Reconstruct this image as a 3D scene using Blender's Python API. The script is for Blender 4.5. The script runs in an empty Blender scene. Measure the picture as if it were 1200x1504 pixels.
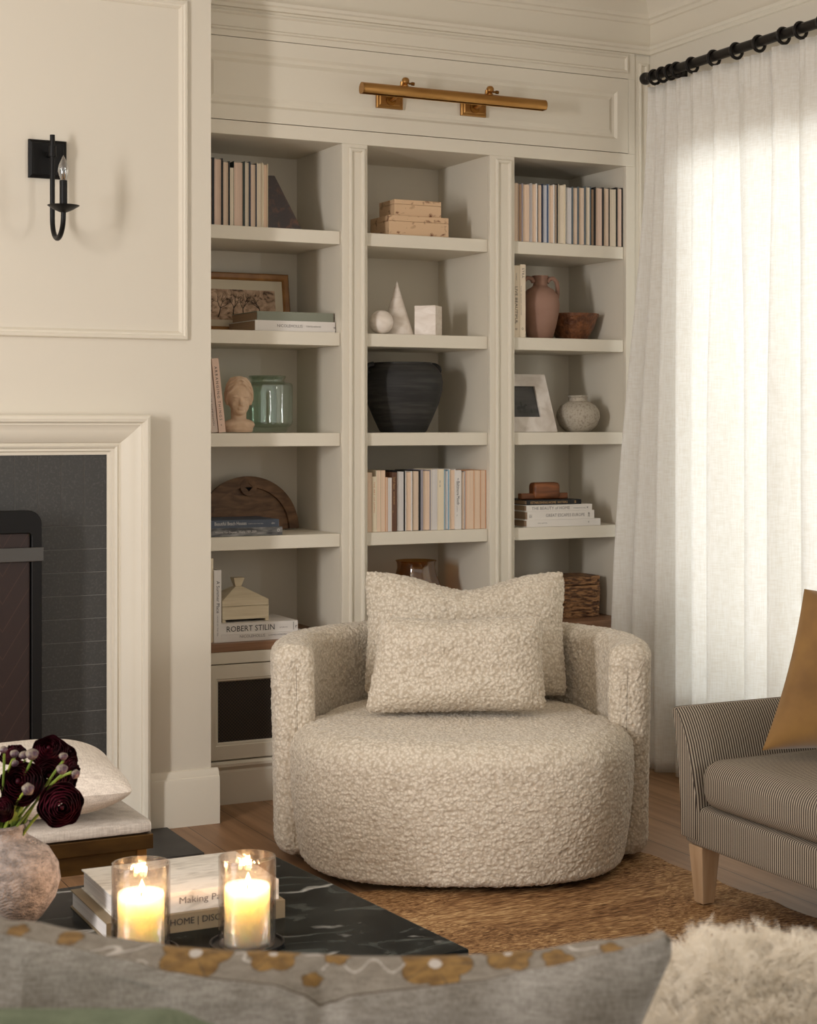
import bpy, math, random
from math import sin, cos, pi, radians, sqrt, atan2
from mathutils import Vector, Matrix, noise
random.seed(7)
SC = bpy.context.scene
COL = SC.collection

# ------------------------------------------------------------------ camera, world, lights, exposure
F, CX, HZ, ZC = 2470.0, 600.0, 622.0, 1.40       # focal length in px, principal column, horizon row, eye height
TH = radians(26.3)
S_, C_ = sin(TH), cos(TH)
cam_data = bpy.data.cameras.new('camera')
cam = bpy.data.objects.new('camera', cam_data); COL.objects.link(cam)
cam.location = (0, 0, ZC); cam.rotation_euler = (radians(90), 0, -TH)
cam_data.sensor_fit = 'HORIZONTAL'; cam_data.sensor_width = 36.0
cam_data.lens = 36.0 * F / 1200.0
cam_data.shift_x = 0.0
cam_data.shift_y = -(752.0 - HZ) / 1200.0
cam_data.clip_start = 0.05
cam_data.dof.use_dof = True; cam_data.dof.focus_distance = 5.2; cam_data.dof.aperture_fstop = 13
SC.camera = cam
SC.view_settings.view_transform = 'Standard'; SC.view_settings.look = 'None'
SC.view_settings.exposure = 0.12; SC.view_settings.gamma = 1.0
SC.view_settings.use_curve_mapping = False

def lin(c):
    return tuple(((v/255)/12.92 if v/255 <= .04045 else ((v/255+.055)/1.055)**2.4) for v in c)

world = bpy.data.worlds.new('world'); SC.world = world; world.use_nodes = True
bgn = world.node_tree.nodes['Background']
bgn.inputs[0].default_value = (1.0, .957, .868, 1); bgn.inputs[1].default_value = 0.71

def area_light(name, loc, target, sx, sy, power, col):
    l = bpy.data.lights.new(name, 'AREA'); l.shape = 'RECTANGLE'; l.size = sx; l.size_y = sy
    l.energy = power; l.color = col
    o = bpy.data.objects.new(name, l); COL.objects.link(o); o.location = loc
    d = Vector(target) - Vector(loc)
    o.rotation_euler = d.to_track_quat('-Z', 'Y').to_euler()
    return o
area_light('daylight_left_window', (-2.25, 2.35, 1.75), (2.4, 5.9, 1.65), .34, 1.7, 106, (1.0, .965, .945))
area_light('daylight_behind_curtain', (7.0, 6.0, 2.2), (4.0, 4.3, 1.40), 3.6, 2.4, 430, (.86, .93, 1.0))
area_light('added_daylight_right_near', (4.9, .9, 1.5), (2.6, 4.4, .6), 1.2, 1.6, 95, (1.0, .98, .95))  # added daylight through an unseen window, brightens the chair's right side

# ------------------------------------------------------------------ measuring helpers (photo pixel -> point of the room)
def ratio(px):
    u = (px-CX)/F
    return (S_+u*C_)/(C_-u*S_)
def atT(px, py, t):
    u = (px-CX)/F
    return Vector((t*(S_+u*C_), t*(C_-u*S_), ZC+(HZ-py)*t/F))
def atY(px, py, Y):
    u = (px-CX)/F
    return atT(px, py, Y/(C_-u*S_))
def atZ(px, py, Z):
    return atT(px, py, (ZC-Z)*F/(py-HZ))

# ------------------------------------------------------------------ mesh builder
class MB:
    def __init__(s): s.v = []; s.f = []; s.m = []; s.sm = []
    def add(s, vs, fs, mi=0, smooth=False):
        o = len(s.v); s.v += [Vector(p) for p in vs]
        for f in fs:
            s.f.append([i+o for i in f]); s.m.append(mi); s.sm.append(smooth)
        return s
    def box(s, x0, x1, y0, y1, z0, z1, mi=0):
        vs = [(x0,y0,z0),(x1,y0,z0),(x1,y1,z0),(x0,y1,z0),(x0,y0,z1),(x1,y0,z1),(x1,y1,z1),(x0,y1,z1)]
        return s.add(vs, [(0,3,2,1),(4,5,6,7),(0,1,5,4),(1,2,6,5),(2,3,7,6),(3,0,4,7)], mi)
    def grid(s, nu, nv, fn, cu=False, cv=False, mi=0, smooth=True, mif=None):
        o = len(s.v)
        for i in range(nu):
            for j in range(nv):
                s.v.append(Vector(fn(i/(nu if cu else nu-1), j/(nv if cv else nv-1))))
        for i in range(nu if cu else nu-1):
            for j in range(nv if cv else nv-1):
                a = o+i*nv+j; b = o+((i+1) % nu)*nv+j
                c = o+((i+1) % nu)*nv+(j+1) % nv; d = o+i*nv+(j+1) % nv
                s.f.append([a, b, c, d]); s.sm.append(smooth)
                s.m.append(mif(i, j) if mif else mi)
        return s
    def lathe(s, prof, n=48, c=(0,0,0), mi=0, smooth=True, rf=None):
        o = len(s.v); k = len(prof)
        for i in range(n):
            a = 2*pi*i/n
            for (r, z) in prof:
                q = r*(rf(a, z) if rf else 1)
                s.v.append(Vector((c[0]+q*cos(a), c[1]+q*sin(a), c[2]+z)))
        for i in range(n):
            for j in range(k-1):
                a, b = o+i*k+j, o+((i+1) % n)*k+j
                s.f.append([a, b, b+1, a+1]); s.m.append(mi); s.sm.append(smooth)
        for j in (0, k-1):
            if prof[j][0] > 1e-5:
                ring = [o+i*k+j for i in range(n)]
                s.f.append(ring[::-1] if j == 0 else ring); s.m.append(mi); s.sm.append(False)
        return s
    def tube(s, pts, r, n=10, mi=0, caps=True):
        pts = [Vector(p) for p in pts]; m = len(pts); o = len(s.v)
        rs = r if isinstance(r, (list, tuple)) else [r]*m
        up = Vector((0, 0, 1))
        t0 = (pts[1]-pts[0]).normalized()
        if abs(t0.dot(up)) > .95: up = Vector((1, 0, 0))
        nrm = (up - t0*up.dot(t0)).normalized()
        for i in range(m):
            t = (pts[min(i+1, m-1)]-pts[max(i-1, 0)]).normalized()
            nrm = (nrm - t*nrm.dot(t)).normalized(); bn = t.cross(nrm)
            for k in range(n):
                a = 2*pi*k/n
                s.v.append(pts[i]+(nrm*cos(a)+bn*sin(a))*rs[i])
        for i in range(m-1):
            for k in range(n):
                a = o+i*n+k; b = o+i*n+(k+1) % n
                s.f.append([a, b, b+n, a+n]); s.m.append(mi); s.sm.append(True)
        if caps:
            s.f.append([o+k for k in range(n)][::-1]); s.m.append(mi); s.sm.append(False)
            s.f.append([o+(m-1)*n+k for k in range(n)]); s.m.append(mi); s.sm.append(False)
        return s
    def ring(s, x0, x1, z0, z1, prof, y, mi=0, fill=False, smooth=False):
        """rectangular moulding on a plane facing -y: prof = [(inset, proud)]"""
        o = len(s.v)
        for d, p in prof:
            for (x, z) in ((x0+d, z0+d), (x1-d, z0+d), (x1-d, z1-d), (x0+d, z1-d)):
                s.v.append(Vector((x, y-p, z)))
        for i in range(len(prof)-1):
            for k in range(4):
                a = o+i*4+k; b = o+i*4+(k+1) % 4
                s.f.append([a, b, b+4, a+4]); s.m.append(mi); s.sm.append(smooth)
        if fill:
            a = o+(len(prof)-1)*4
            s.f.append([a, a+1, a+2, a+3]); s.m.append(mi); s.sm.append(False)
        return s
    def prism(s, poly, y0, y1, mi=0, smooth=False, ax='y'):
        """polygon (a, b) extruded; ax='y': a=x,b=z along y; ax='x': a=y,b=z along x; ax='z': a=x,b=y along z"""
        n = len(poly); o = len(s.v)
        for q in (y0, y1):
            for a, b in poly:
                s.v.append(Vector((a, q, b) if ax == 'y' else (q, a, b) if ax == 'x' else (a, b, q)))
        s.f += [[o+i for i in range(n)], [o+n+i for i in range(n)][::-1]]; s.m += [mi, mi]; s.sm += [False, False]
        for i in range(n):
            j = (i+1) % n
            s.f.append([o+i, o+n+i, o+n+j, o+j]); s.m.append(mi); s.sm.append(smooth)
        return s
    def rbox(s, x0, x1, y0, y1, z0, z1, r, n=10, crown=0, mi=0, mod=None):
        c = Vector(((x0+x1)/2, (y0+y1)/2, (z0+z1)/2)); h = Vector(((x1-x0)/2, (y1-y0)/2, (z1-z0)/2))
        def pt(q):
            p = Vector((q[0]*h[0], q[1]*h[1], q[2]*h[2]))
            inn = Vector([max(-(h[i]-r), min(h[i]-r, p[i])) for i in range(3)])
            d = p-inn
            if d.length > 1e-9: d = d.normalized()*r
            v = inn+d
            if crown: v.z += crown*(1-(v.x/h[0])**2)*(1-(v.y/h[1])**2)*(1 if v.z > 0 else -.15)
            if mod: v = mod(v, h)
            return c+v
        def sp(t):      # denser near the ends
            t = t*2-1
            return max(-1, min(1, 1.0*sin(t*pi/2)*.55+t*.45))
        for ax in range(3):
            for sg in (-1, 1):
                a, b = (ax+1) % 3, (ax+2) % 3
                def fn(u, v, ax=ax, a=a, b=b, sg=sg):
                    q = [0, 0, 0]; q[ax] = sg; q[a] = sp(u)*sg; q[b] = sp(v)
                    return pt(q)
                s.grid(n, n, fn, mi=mi)
        return s
    def text(s, body, length, height, mp, mi=1, spacing=1.0):
        """flat lettering, fitted to length x height, mapped by mp(x, y) -> point"""
        cu = bpy.data.curves.new('t', 'FONT'); cu.body = body; cu.size = 1; cu.space_character = spacing
        cu.resolution_u = 2
        ob = bpy.data.objects.new('t', cu)
        me = bpy.data.meshes.new_from_object(ob)
        xs = [v.co.x for v in me.vertices]; ys = [v.co.y for v in me.vertices]
        if not xs: return s
        x0, y0 = min(xs), min(ys); sx = length/(max(xs)-x0); sy = height/(max(ys)-y0)
        s.add([mp((v.co.x-x0)*sx, (v.co.y-y0)*sy) for v in me.vertices], [list(p.vertices) for p in me.polygons], mi)
        bpy.data.objects.remove(ob); bpy.data.curves.remove(cu); bpy.data.meshes.remove(me)
        return s
    def build(s, name, mats, parent=None, org=(0,0,0), bevel=0, seg=2, sharp=38, merge=False, subsurf=0):
        me = bpy.data.meshes.new(name)
        og = Vector(org)
        me.from_pydata([v-og for v in s.v], [], s.f)
        if not isinstance(mats, (list, tuple)): mats = [mats]
        for m in mats: me.materials.append(m)
        me.polygons.foreach_set('material_index', s.m)
        me.polygons.foreach_set('use_smooth', [bool(x) for x in s.sm])
        if merge:
            import bmesh
            bm = bmesh.new(); bm.from_mesh(me); bmesh.ops.remove_doubles(bm, verts=bm.verts, dist=1e-5)
            bmesh.ops.recalc_face_normals(bm, faces=bm.faces); bm.to_mesh(me); bm.free()
        me.update()
        if sharp and any(s.sm): me.set_sharp_from_angle(angle=radians(sharp))
        o = bpy.data.objects.new(name, me); COL.objects.link(o)
        if parent is not None: o.parent = parent
        else: o.location = og
        if bevel:
            b = o.modifiers.new('bevel', 'BEVEL'); b.width = bevel; b.segments = seg; b.limit_method = 'ANGLE'; b.angle_limit = radians(40)
        if subsurf:
            b = o.modifiers.new('sub', 'SUBSURF'); b.levels = subsurf; b.render_levels = subsurf
        return o

def tag(o, label, cat, group=None):
    if len(label.split()) > 16: print('LONG', label)
    o['label'] = label; o['category'] = cat
    if group: o['group'] = group
    return o
def thing(name, label, cat, loc=(0,0,0), rz=0, group=None, rot=None):
    o = bpy.data.objects.new(name, None); COL.objects.link(o); o.empty_display_size = .05
    o.location = loc; o.rotation_euler = rot if rot else (0, 0, rz)
    return tag(o, label, cat, group)
def struct(o): o['kind'] = 'structure'; return o
def lerp(a, b, t): return a+(b-a)*t
def smooth01(t): t = max(0, min(1, t)); return t*t*(3-2*t)
def bez(p0, p1, p2, n=12):
    p0, p1, p2 = Vector(p0), Vector(p1), Vector(p2)
    return [p0*(1-t)**2+p1*2*t*(1-t)+p2*t*t for t in [i/(n-1) for i in range(n)]]

# ------------------------------------------------------------------ materials
def N(nt, typ, **kw):
    n = nt.nodes.new(typ)
    for k, v in kw.items():
        if k in n.inputs.keys(): n.inputs[k].default_value = v
        else: setattr(n, k, v)
    return n
def base(name):
    m = bpy.data.materials.new(name); m.use_nodes = True
    nt = m.node_tree; b = nt.nodes['Principled BSDF']
    return m, nt, b, nt.links.new
def coords(nt, scale=(1,1,1), rot=(0,0,0)):
    tc = N(nt, 'ShaderNodeTexCoord'); mp = N(nt, 'ShaderNodeMapping')
    mp.inputs['Scale'].default_value = scale; mp.inputs['Rotation'].default_value = rot
    nt.links.new(tc.outputs['Object'], mp.inputs[0]); return mp.outputs[0]
def c4(c): return lin(c)+(1,)
def ramp(nt, fac, stops):
    r = N(nt, 'ShaderNodeValToRGB'); e = r.color_ramp.elements
    while len(e) < len(stops): e.new(.5)
    for el, (p, c) in zip(e, stops): el.position = p; el.color = c4(c)
    nt.links.new(fac, r.inputs[0]); return r.outputs[0]
def M(name, col, rough=.6, met=0, col2=None, scale=(6,6,6), detail=4, dist=0, lo=.35, hi=.65, bump=0, bscale=None, bdist=.002, spec=.5, sheen=0, voro=False):
    m, nt, b, L = base(name)
    b.inputs['Base Color'].default_value = c4(col); b.inputs['Roughness'].default_value = rough
    b.inputs['Metallic'].default_value = met; b.inputs['Specular IOR Level'].default_value = spec
    if sheen: b.inputs['Sheen Weight'].default_value = sheen
    if col2:
        n = N(nt, 'ShaderNodeTexNoise', Scale=1.0, Detail=detail, Distortion=dist); L(coords(nt, scale), n.inputs['Vector'])
        L(ramp(nt, n.outputs[0], [(lo, col), (hi, col2)]), b.inputs['Base Color'])
    if bump:
        bs = bscale or scale
        if voro:
            n2 = N(nt, 'ShaderNodeTexVoronoi', Scale=1.0); o2 = n2.outputs['Distance']
        else:
            n2 = N(nt, 'ShaderNodeTexNoise', Scale=1.0, Detail=3.0); o2 = n2.outputs[0]
        L(coords(nt, bs), n2.inputs['Vector'])
        bp = N(nt, 'ShaderNodeBump', Strength=bump, Distance=bdist)
        L(o2, bp.inputs['Height']); L(bp.outputs[0], b.inputs['Normal'])
    return m

paint = M('cream_paint', (223, 215, 199), .5, spec=.3)
wallpaint = M('wall_paint', (217, 209, 194), .65, spec=.25)
ceilpaint = M('ceiling_paint', (232, 228, 220), .8)
gap_dark = M('shadow_gap', (70, 60, 48), .9)
oak = M('oak_counter', (150, 112, 84), .5, col2=(122, 88, 64), scale=(3, 60, 60), detail=6, dist=.4)
black_metal = M('black_metal', (22, 21, 21), .45, .6)
black_iron = M('black_rod', (26, 22, 20), .35, .3)
brass = M('aged_brass', (186, 142, 86), .36, 1.0, col2=(160, 116, 64), scale=(4, 30, 30))
brass_dark = M('dark_brass', (128, 86, 38), .4, 1.0)  # deeper brass tone for bosses and thumbscrews
slate = M('slate_hearth', (52, 51, 50), .55, col2=(64, 62, 60), scale=(9,9,9), bump=.15, bscale=(60,60,60))
tile_m = M('charcoal_tile', (57, 56, 54), .55, col2=(78, 76, 73), scale=(130,130,130), detail=2, lo=.5, hi=.8, bump=.35, bscale=(120,120,120), bdist=.001)
grout = M('grout', (128, 126, 122), .9)
soot_hole_black = M('firebox_black', (14, 12, 11), .9)

def floor_mat():
    m, nt, b, L = base('oak_planks')
    v = coords(nt, (1, 1, 1), (0, 0, radians(90)))
    br = N(nt, 'ShaderNodeTexBrick', Scale=1.0)
    br.inputs['Color1'].default_value = c4((176, 138, 102)); br.inputs['Color2'].default_value = c4((156, 118, 84))
    br.inputs['Mortar'].default_value = c4((70, 50, 34)); br.inputs['Mortar Size'].default_value = .0015
    br.inputs['Brick Width'].default_value = 1.7; br.inputs['Row Height'].default_value = .19; br.offset = .37
    L(v, br.inputs['Vector'])
    n = N(nt, 'ShaderNodeTexNoise', Scale=1.0, Detail=7.0, Distortion=.6); L(coords(nt, (28, 1.6, 1)), n.inputs['Vector'])
    mx = N(nt, 'ShaderNodeMix', data_type='RGBA', blend_type='MULTIPLY'); mx.inputs[0].default_value = .8
    L(br.outputs['Color'], mx.inputs[6]); L(ramp(nt, n.outputs[0], [(.3, (190, 180, 168)), (.7, (255, 255, 255))]), mx.inputs[7])
    L(mx.outputs[2], b.inputs['Base Color']); b.inputs['Roughness'].default_value = .42
    bp = N(nt, 'ShaderNodeBump', Strength=.12, Distance=.002); L(n.outputs[0], bp.inputs['Height']); L(bp.outputs[0], b.inputs['Normal'])
    return m
def rug_mat():
    m, nt, b, L = base('jute_braid')
    tc = N(nt, 'ShaderNodeTexCoord'); sp = N(nt, 'ShaderNodeSeparateXYZ'); L(tc.outputs['Object'], sp.inputs[0])
    # braided jute strands laid as nested squares: |x|+|y| decides which way a strand runs
    pp = N(nt, 'ShaderNodeMath', operation='PINGPONG'); L(sp.outputs['X'], pp.inputs[0]); pp.inputs[1].default_value = .42
    py = N(nt, 'ShaderNodeMath', operation='PINGPONG'); L(sp.outputs['Y'], py.inputs[0]); py.inputs[1].default_value = .42
    gt = N(nt, 'ShaderNodeMath', operation='GREATER_THAN'); L(pp.outputs[0], gt.inputs[0]); L(py.outputs[0], gt.inputs[1])
    def strands(sc):
        n = N(nt, 'ShaderNodeTexNoise', Scale=1.0, Detail=5.0, Distortion=.5); L(coords(nt, sc), n.inputs['Vector']); return n.outputs[0]
    mixf = N(nt, 'ShaderNodeMix'); L(gt.outputs[0], mixf.inputs[0]); L(strands((26, 150, 60)), mixf.inputs[2]); L(strands((60, 150, 60)), mixf.inputs[3])
    big = N(nt, 'ShaderNodeTexNoise', Scale=1.0, Detail=3.0); L(coords(nt, (1.6, 4.5, 1)), big.inputs['Vector'])
    ad = N(nt, 'ShaderNodeMath', operation='MULTIPLY_ADD'); L(big.outputs[0], ad.inputs[0]); ad.inputs[1].default_value = .55; L(mixf.outputs[0], ad.inputs[2])
    L(ramp(nt, ad.outputs[0], [(.55, (78, 52, 32)), (.72, (138, 100, 65)), (.88, (184, 144, 100)), (1.0, (216, 182, 134))]), b.inputs['Base Color'])
    b.inputs['Roughness'].default_value = .75; b.inputs['Specular IOR Level'].default_value = .16
    bp = N(nt, 'ShaderNodeBump', Strength=.9, Distance=.006); L(mixf.outputs[0], bp.inputs['Height']); L(bp.outputs[0], b.inputs['Normal'])
    return m
def boucle_mat(name, col, col2, sc=108):
    m, nt, b, L = base(name)
    v = N(nt, 'ShaderNodeTexVoronoi', Scale=1.0); v.feature = 'SMOOTH_F1'; v.inputs['Smoothness'].default_value = .4
    n = N(nt, 'ShaderNodeTexNoise', Scale=1.0, Detail=2.0); L(coords(nt, (sc*.4,)*3), n.inputs['Vector'])
    mv = N(nt, 'ShaderNodeMix', data_type='VECTOR'); mv.inputs[0].default_value = .35
    cc = coords(nt, (sc,)*3)
    ad = N(nt, 'ShaderNodeVectorMath', operation='MULTIPLY_ADD'); L(n.outputs['Color'], ad.inputs[0]); ad.inputs[1].default_value = (1.6,)*3; L(cc, ad.inputs[2])
    L(ad.outputs[0], v.inputs['Vector'])
    L(ramp(nt, v.outputs['Distance'], [(.1, col), (.75, col2)]), b.inputs['Base Color'])
    b.inputs['Roughness'].default_value = .95; b.inputs['Specular IOR Level'].default_value = .1; b.inputs['Sheen Weight'].default_value = .25
    bp = N(nt, 'ShaderNodeBump', Strength=.55, Distance=.005); bp.invert = True
    L(v.outputs['Distance'], bp.inputs['Height']); L(bp.outputs[0], b.inputs['Normal'])
    return m
def linen_mat(name, col, col2, trans=0, sc=420, bump=.25, broad=False):
    m, nt, b, L = base(name)
    a = N(nt, 'ShaderNodeTexNoise', Scale=1.0, Detail=3.0); L(coords(nt, (sc*.12, sc*.12, sc)), a.inputs['Vector'])
    c = N(nt, 'ShaderNodeTexNoise', Scale=1.0, Detail=3.0); L(coords(nt, (sc, sc, sc*.07)), c.inputs['Vector'])
    ad = N(nt, 'ShaderNodeMath', operation='ADD'); L(a.outputs[0], ad.inputs[0]); L(c.outputs[0], ad.inputs[1])
    hf = N(nt, 'ShaderNodeMath', operation='MULTIPLY'); L(ad.outputs[0], hf.inputs[0]); hf.inputs[1].default_value = .5
    col_o = ramp(nt, hf.outputs[0], [(.38, col2), (.6, col)])
    if broad:
        g = N(nt, 'ShaderNodeTexNoise', Scale=1.0, Detail=3.0); L(coords(nt, (7, 7, 7)), g.inputs['Vector'])
        mx = N(nt, 'ShaderNodeMix', data_type='RGBA', blend_type='MULTIPLY'); mx.inputs[0].default_value = 1.0
        L(col_o, mx.inputs[6]); L(ramp(nt, g.outputs[0], [(.35, (200, 196, 190)), (.65, (255, 255, 255))]), mx.inputs[7]); col_o = mx.outputs[2]
    L(col_o, b.inputs['Base Color']); b.inputs['Roughness'].default_value = .9; b.inputs['Specular IOR Level'].default_value = .15
    bp = N(nt, 'ShaderNodeBump', Strength=bump, Distance=.0015); L(hf.outputs[0], bp.inputs['Height']); L(bp.outputs[0], b.inputs['Normal'])
    if trans:
        t = N(nt, 'ShaderNodeBsdfTranslucent'); L(col_o, t.inputs[0])
        mx = N(nt, 'ShaderNodeMixShader'); mx.inputs[0].default_value = trans
        L(b.outputs[0], mx.inputs[1]); L(t.outputs[0], mx.inputs[2]); L(mx.outputs[0], nt.nodes['Material Output'].inputs[0])
    return m
def stripe_mat():
    m, nt, b, L = base('ticking_stripe')
    tc = N(nt, 'ShaderNodeTexCoord'); sp = N(nt, 'ShaderNodeSeparateXYZ'); L(tc.outputs['Object'], sp.inputs[0])
    g = N(nt, 'ShaderNodeNewGeometry'); sn = N(nt, 'ShaderNodeSeparateXYZ'); L(g.outputs['True Normal'], sn.inputs[0])
    ab = N(nt, 'ShaderNodeMath', operation='ABSOLUTE'); L(sn.outputs['Y'], ab.inputs[0])
    gt = N(nt, 'ShaderNodeMath', operation='GREATER_THAN'); L(ab.outputs[0], gt.inputs[0]); gt.inputs[1].default_value = .62
    mx = N(nt, 'ShaderNodeMix'); L(gt.outputs[0], mx.inputs[0]); L(sp.outputs['Y'], mx.inputs[2]); L(sp.outputs['X'], mx.inputs[3])
    ml = N(nt, 'ShaderNodeMath', operation='MULTIPLY'); L(mx.outputs[0], ml.inputs[0]); ml.inputs[1].default_value = 2*pi/.0088
    si = N(nt, 'ShaderNodeMath', operation='SINE'); L(ml.outputs[0], si.inputs[0])
    ma = N(nt, 'ShaderNodeMath', operation='MULTIPLY_ADD'); L(si.outputs[0], ma.inputs[0]); ma.inputs[1].default_value = .5; ma.inputs[2].default_value = .5
    L(ramp(nt, ma.outputs[0], [(.35, (70, 62, 56)), (.6, (172, 160, 143))]), b.inputs['Base Color'])
    b.inputs['Roughness'].default_value = .9; b.inputs['Specular IOR Level'].default_value = .15
    return m
def marble_mat():
    m, nt, b, L = base('black_marble'); b.inputs['IOR'].default_value = 1.16; b.inputs['Specular IOR Level'].default_value = .3
    w = N(nt, 'ShaderNodeTexNoise', Scale=1.0, Detail=6.0); L(coords(nt, (3.2, 3.2, 3.2)), w.inputs['Vector'])
    ad = N(nt, 'ShaderNodeVectorMath', operation='MULTIPLY_ADD'); L(w.outputs['Color'], ad.inputs[0]); ad.inputs[1].default_value = (1.1,)*3
    L(coords(nt, (2.6, 4.6, 3), (0, 0, radians(24))), ad.inputs[2])
    v = N(nt, 'ShaderNodeTexVoronoi', Scale=1.0); v.feature = 'DISTANCE_TO_EDGE'; L(ad.outputs[0], v.inputs['Vector'])
    n = N(nt, 'ShaderNodeTexNoise', Scale=1.0, Detail=5.0, Distortion=1.0); L(coords(nt, (3, 5, 4)), n.inputs['Vector'])
    vein = ramp(nt, v.outputs['Distance'], [(.006, (255, 255, 255)), (.034, (0, 0, 0))])
    msk = ramp(nt, n.outputs[0], [(.50, (0, 0, 0)), (.66, (255, 255, 255))])
    mu = N(nt, 'ShaderNodeMix', data_type='RGBA', blend_type='MULTIPLY'); mu.inputs[0].default_value = 1; L(vein, mu.inputs[6]); L(msk, mu.inputs[7])
    n2 = N(nt, 'ShaderNodeTexNoise', Scale=1.0, Detail=8.0, Distortion=2.0); L(coords(nt, (5, 11, 6), (0, 0, .5)), n2.inputs['Vector'])
    bg = ramp(nt, n2.outputs[0], [(.4, (16, 18, 18)), (.58, (32, 35, 34)), (.72, (80, 84, 80))])
    mx = N(nt, 'ShaderNodeMix', data_type='RGBA'); L(mu.outputs[2], mx.inputs[0]); L(bg, mx.inputs[6]); mx.inputs[7].default_value = c4((205, 204, 198))
    L(mx.outputs[2], b.inputs['Base Color']); b.inputs['Roughness'].default_value = .22
    return m
def glass_mat(name, tint, refl=.9, rough=.03, bump=0, bsc=60, base_refl=.06):
    m, nt, b, L = base(name)
    nt.nodes.remove(b)
    tr = N(nt, 'ShaderNodeBsdfTransparent'); tr.inputs[0].default_value = tint+(1,)
    gl = N(nt, 'ShaderNodeBsdfGlossy'); gl.inputs['Roughness'].default_value = rough
    lw = N(nt, 'ShaderNodeLayerWeight'); lw.inputs[0].default_value = .25
    ma = N(nt, 'ShaderNodeMath', operation='MULTIPLY_ADD'); L(lw.outputs['Facing'], ma.inputs[0]); ma.inputs[1].default_value = refl*.6; ma.inputs[2].default_value = base_refl
    if bump:
        n = N(nt, 'ShaderNodeTexNoise', Scale=1.0, Detail=2.0); L(coords(nt, (bsc, bsc, bsc*.5)), n.inputs['Vector'])
        bp = N(nt, 'ShaderNodeBump', Strength=bump, Distance=.004); L(n.outputs[0], bp.inputs['Height'])
        L(bp.outputs[0], gl.inputs['Normal']); L(bp.outputs[0], lw.inputs['Normal'])
    mx = N(nt, 'ShaderNodeMixShader'); L(ma.outputs[0], mx.inputs[0]); L(tr.outputs[0], mx.inputs[1]); L(gl.outputs[0], mx.inputs[2])
    L(mx.outputs[0], nt.nodes['Material Output'].inputs[0])
    return m
def herring_mat():
    m, nt, b, L = base('stitched_leather')
    tc = N(nt, 'ShaderNodeTexCoord'); sp = N(nt, 'ShaderNodeSeparateXYZ'); L(tc.outputs['Object'], sp.inputs[0])
    pp = N(nt, 'ShaderNodeMath', operation='PINGPONG'); L(sp.outputs['X'], pp.inputs[0]); pp.inputs[1].default_value = .09
    ad = N(nt, 'ShaderNodeMath', operation='MULTIPLY_ADD'); L(pp.outputs[0], ad.inputs[0]); ad.inputs[1].default_value = -1.6; L(sp.outputs['Z'], ad.inputs[2])
    fr = N(nt, 'ShaderNodeMath', operation='PINGPONG'); L(ad.outputs[0], fr.inputs[0]); fr.inputs[1].default_value = .045
    L(ramp(nt, fr.outputs[0], [(.0, (60, 38, 31)), (.0035, (36, 18, 14))]), b.inputs['Base Color'])
    b.inputs['Roughness'].default_value = .45
    return m

floor_m = floor_mat(); rug_m = rug_mat(); marble = marble_mat(); stripe = stripe_mat()
boucle = boucle_mat('cream_boucle', (236, 226, 210), (194, 180, 160))
curtain_m = linen_mat('curtain_linen', (253, 251, 247), (243, 239, 232), trans=.42, sc=260, bump=.2)
leather = herring_mat()
glass_clear = glass_mat('clear_glass', (.96, .92, .89), refl=1.2, bump=.6, bsc=75, base_refl=.11, rough=.10)
glass_win = glass_mat('window_glass', (.97, .98, .98))
glass_green = glass_mat('green_glass', (.84, .92, .87), refl=.7, base_refl=.12, bump=.2, bsc=40)
glass_amber = glass_mat('amber_glass', (.76, .55, .26), refl=.6, base_refl=.1)

# ------------------------------------------------------------------ the setting
D = 5.85                                   # face of the bookcase
CH = 5.60                                  # face of the chimney breast
XR = 4.02                                  # right wall
HC = 3.16
XC = 1.994                                 # right edge of the chimney breast
struct(MB().box(-2.6, 4.3, -1.6, 6.6, -.06, 0).build('floor', floor_m))
struct(MB().box(-2.6, 4.3, -1.6, 6.6, HC, HC+.1).build('ceiling', ceilpaint))
struct(MB().box(XC-.02, XR+.2, 6.34, 6.46, 0, HC).build('wall_back', wallpaint))
wy0, wy1, wz0, wz1 = 3.05, 5.60, .32, 2.52
m = MB()
vy0, vy1 = .1, 1.9                          # second window nearer the camera, unseen, added to light the chair from the right
for a in ((-1.6, vy0, 0, HC), (vy0, vy1, 0, wz0), (vy0, vy1, wz1, HC), (vy1, wy0, 0, HC), (wy1, 6.46, 0, HC), (wy0, wy1, 0, wz0), (wy0, wy1, wz1, HC)):
    m.box(XR, XR+.16, a[0], a[1], a[2], a[3])
struct(m.build('wall_right', wallpaint))
w1 = struct(MB().box(XR+.03, XR+.10, wy0, wy0+.07, wz0, wz1).box(XR+.03, XR+.10, wy1-.07, wy1, wz0, wz1).box(XR+.03, XR+.10, wy0, wy1, wz0, wz0+.07)
   .box(XR+.03, XR+.10, wy0, wy1, wz1-.07, wz1).box(XR+.03, XR+.10, 4.25, 4.31, wz0, wz1).build('window_1', paint, bevel=.004))
MB().box(XR+.06, XR+.066, wy0+.06, wy1-.06, wz0+.06, wz1-.06).build('pane', glass_win, w1)
# chimney breast with a firebox opening
fx0, fx1, fz = .43, 1.372, 1.052
m = MB()
m.box(-.25, fx0, CH, 6.46, 0, HC).box(fx1, XC, CH, 6.46, 0, HC).box(fx0, fx1, CH, 6.46, fz, HC)
struct(m.build('wall_chimney', wallpaint))
struct(MB().box(fx0, fx1, 6.05, 6.10, 0, fz).box(fx0-.001, fx0+.02, CH+.02, 6.05, 0, fz).box(fx1-.02, fx1+.001, CH+.02, 6.05, 0, fz).box(fx0, fx1, CH+.02, 6.05, fz-.02, fz+.001).build('trim_1', soot_hole_black))
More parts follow.
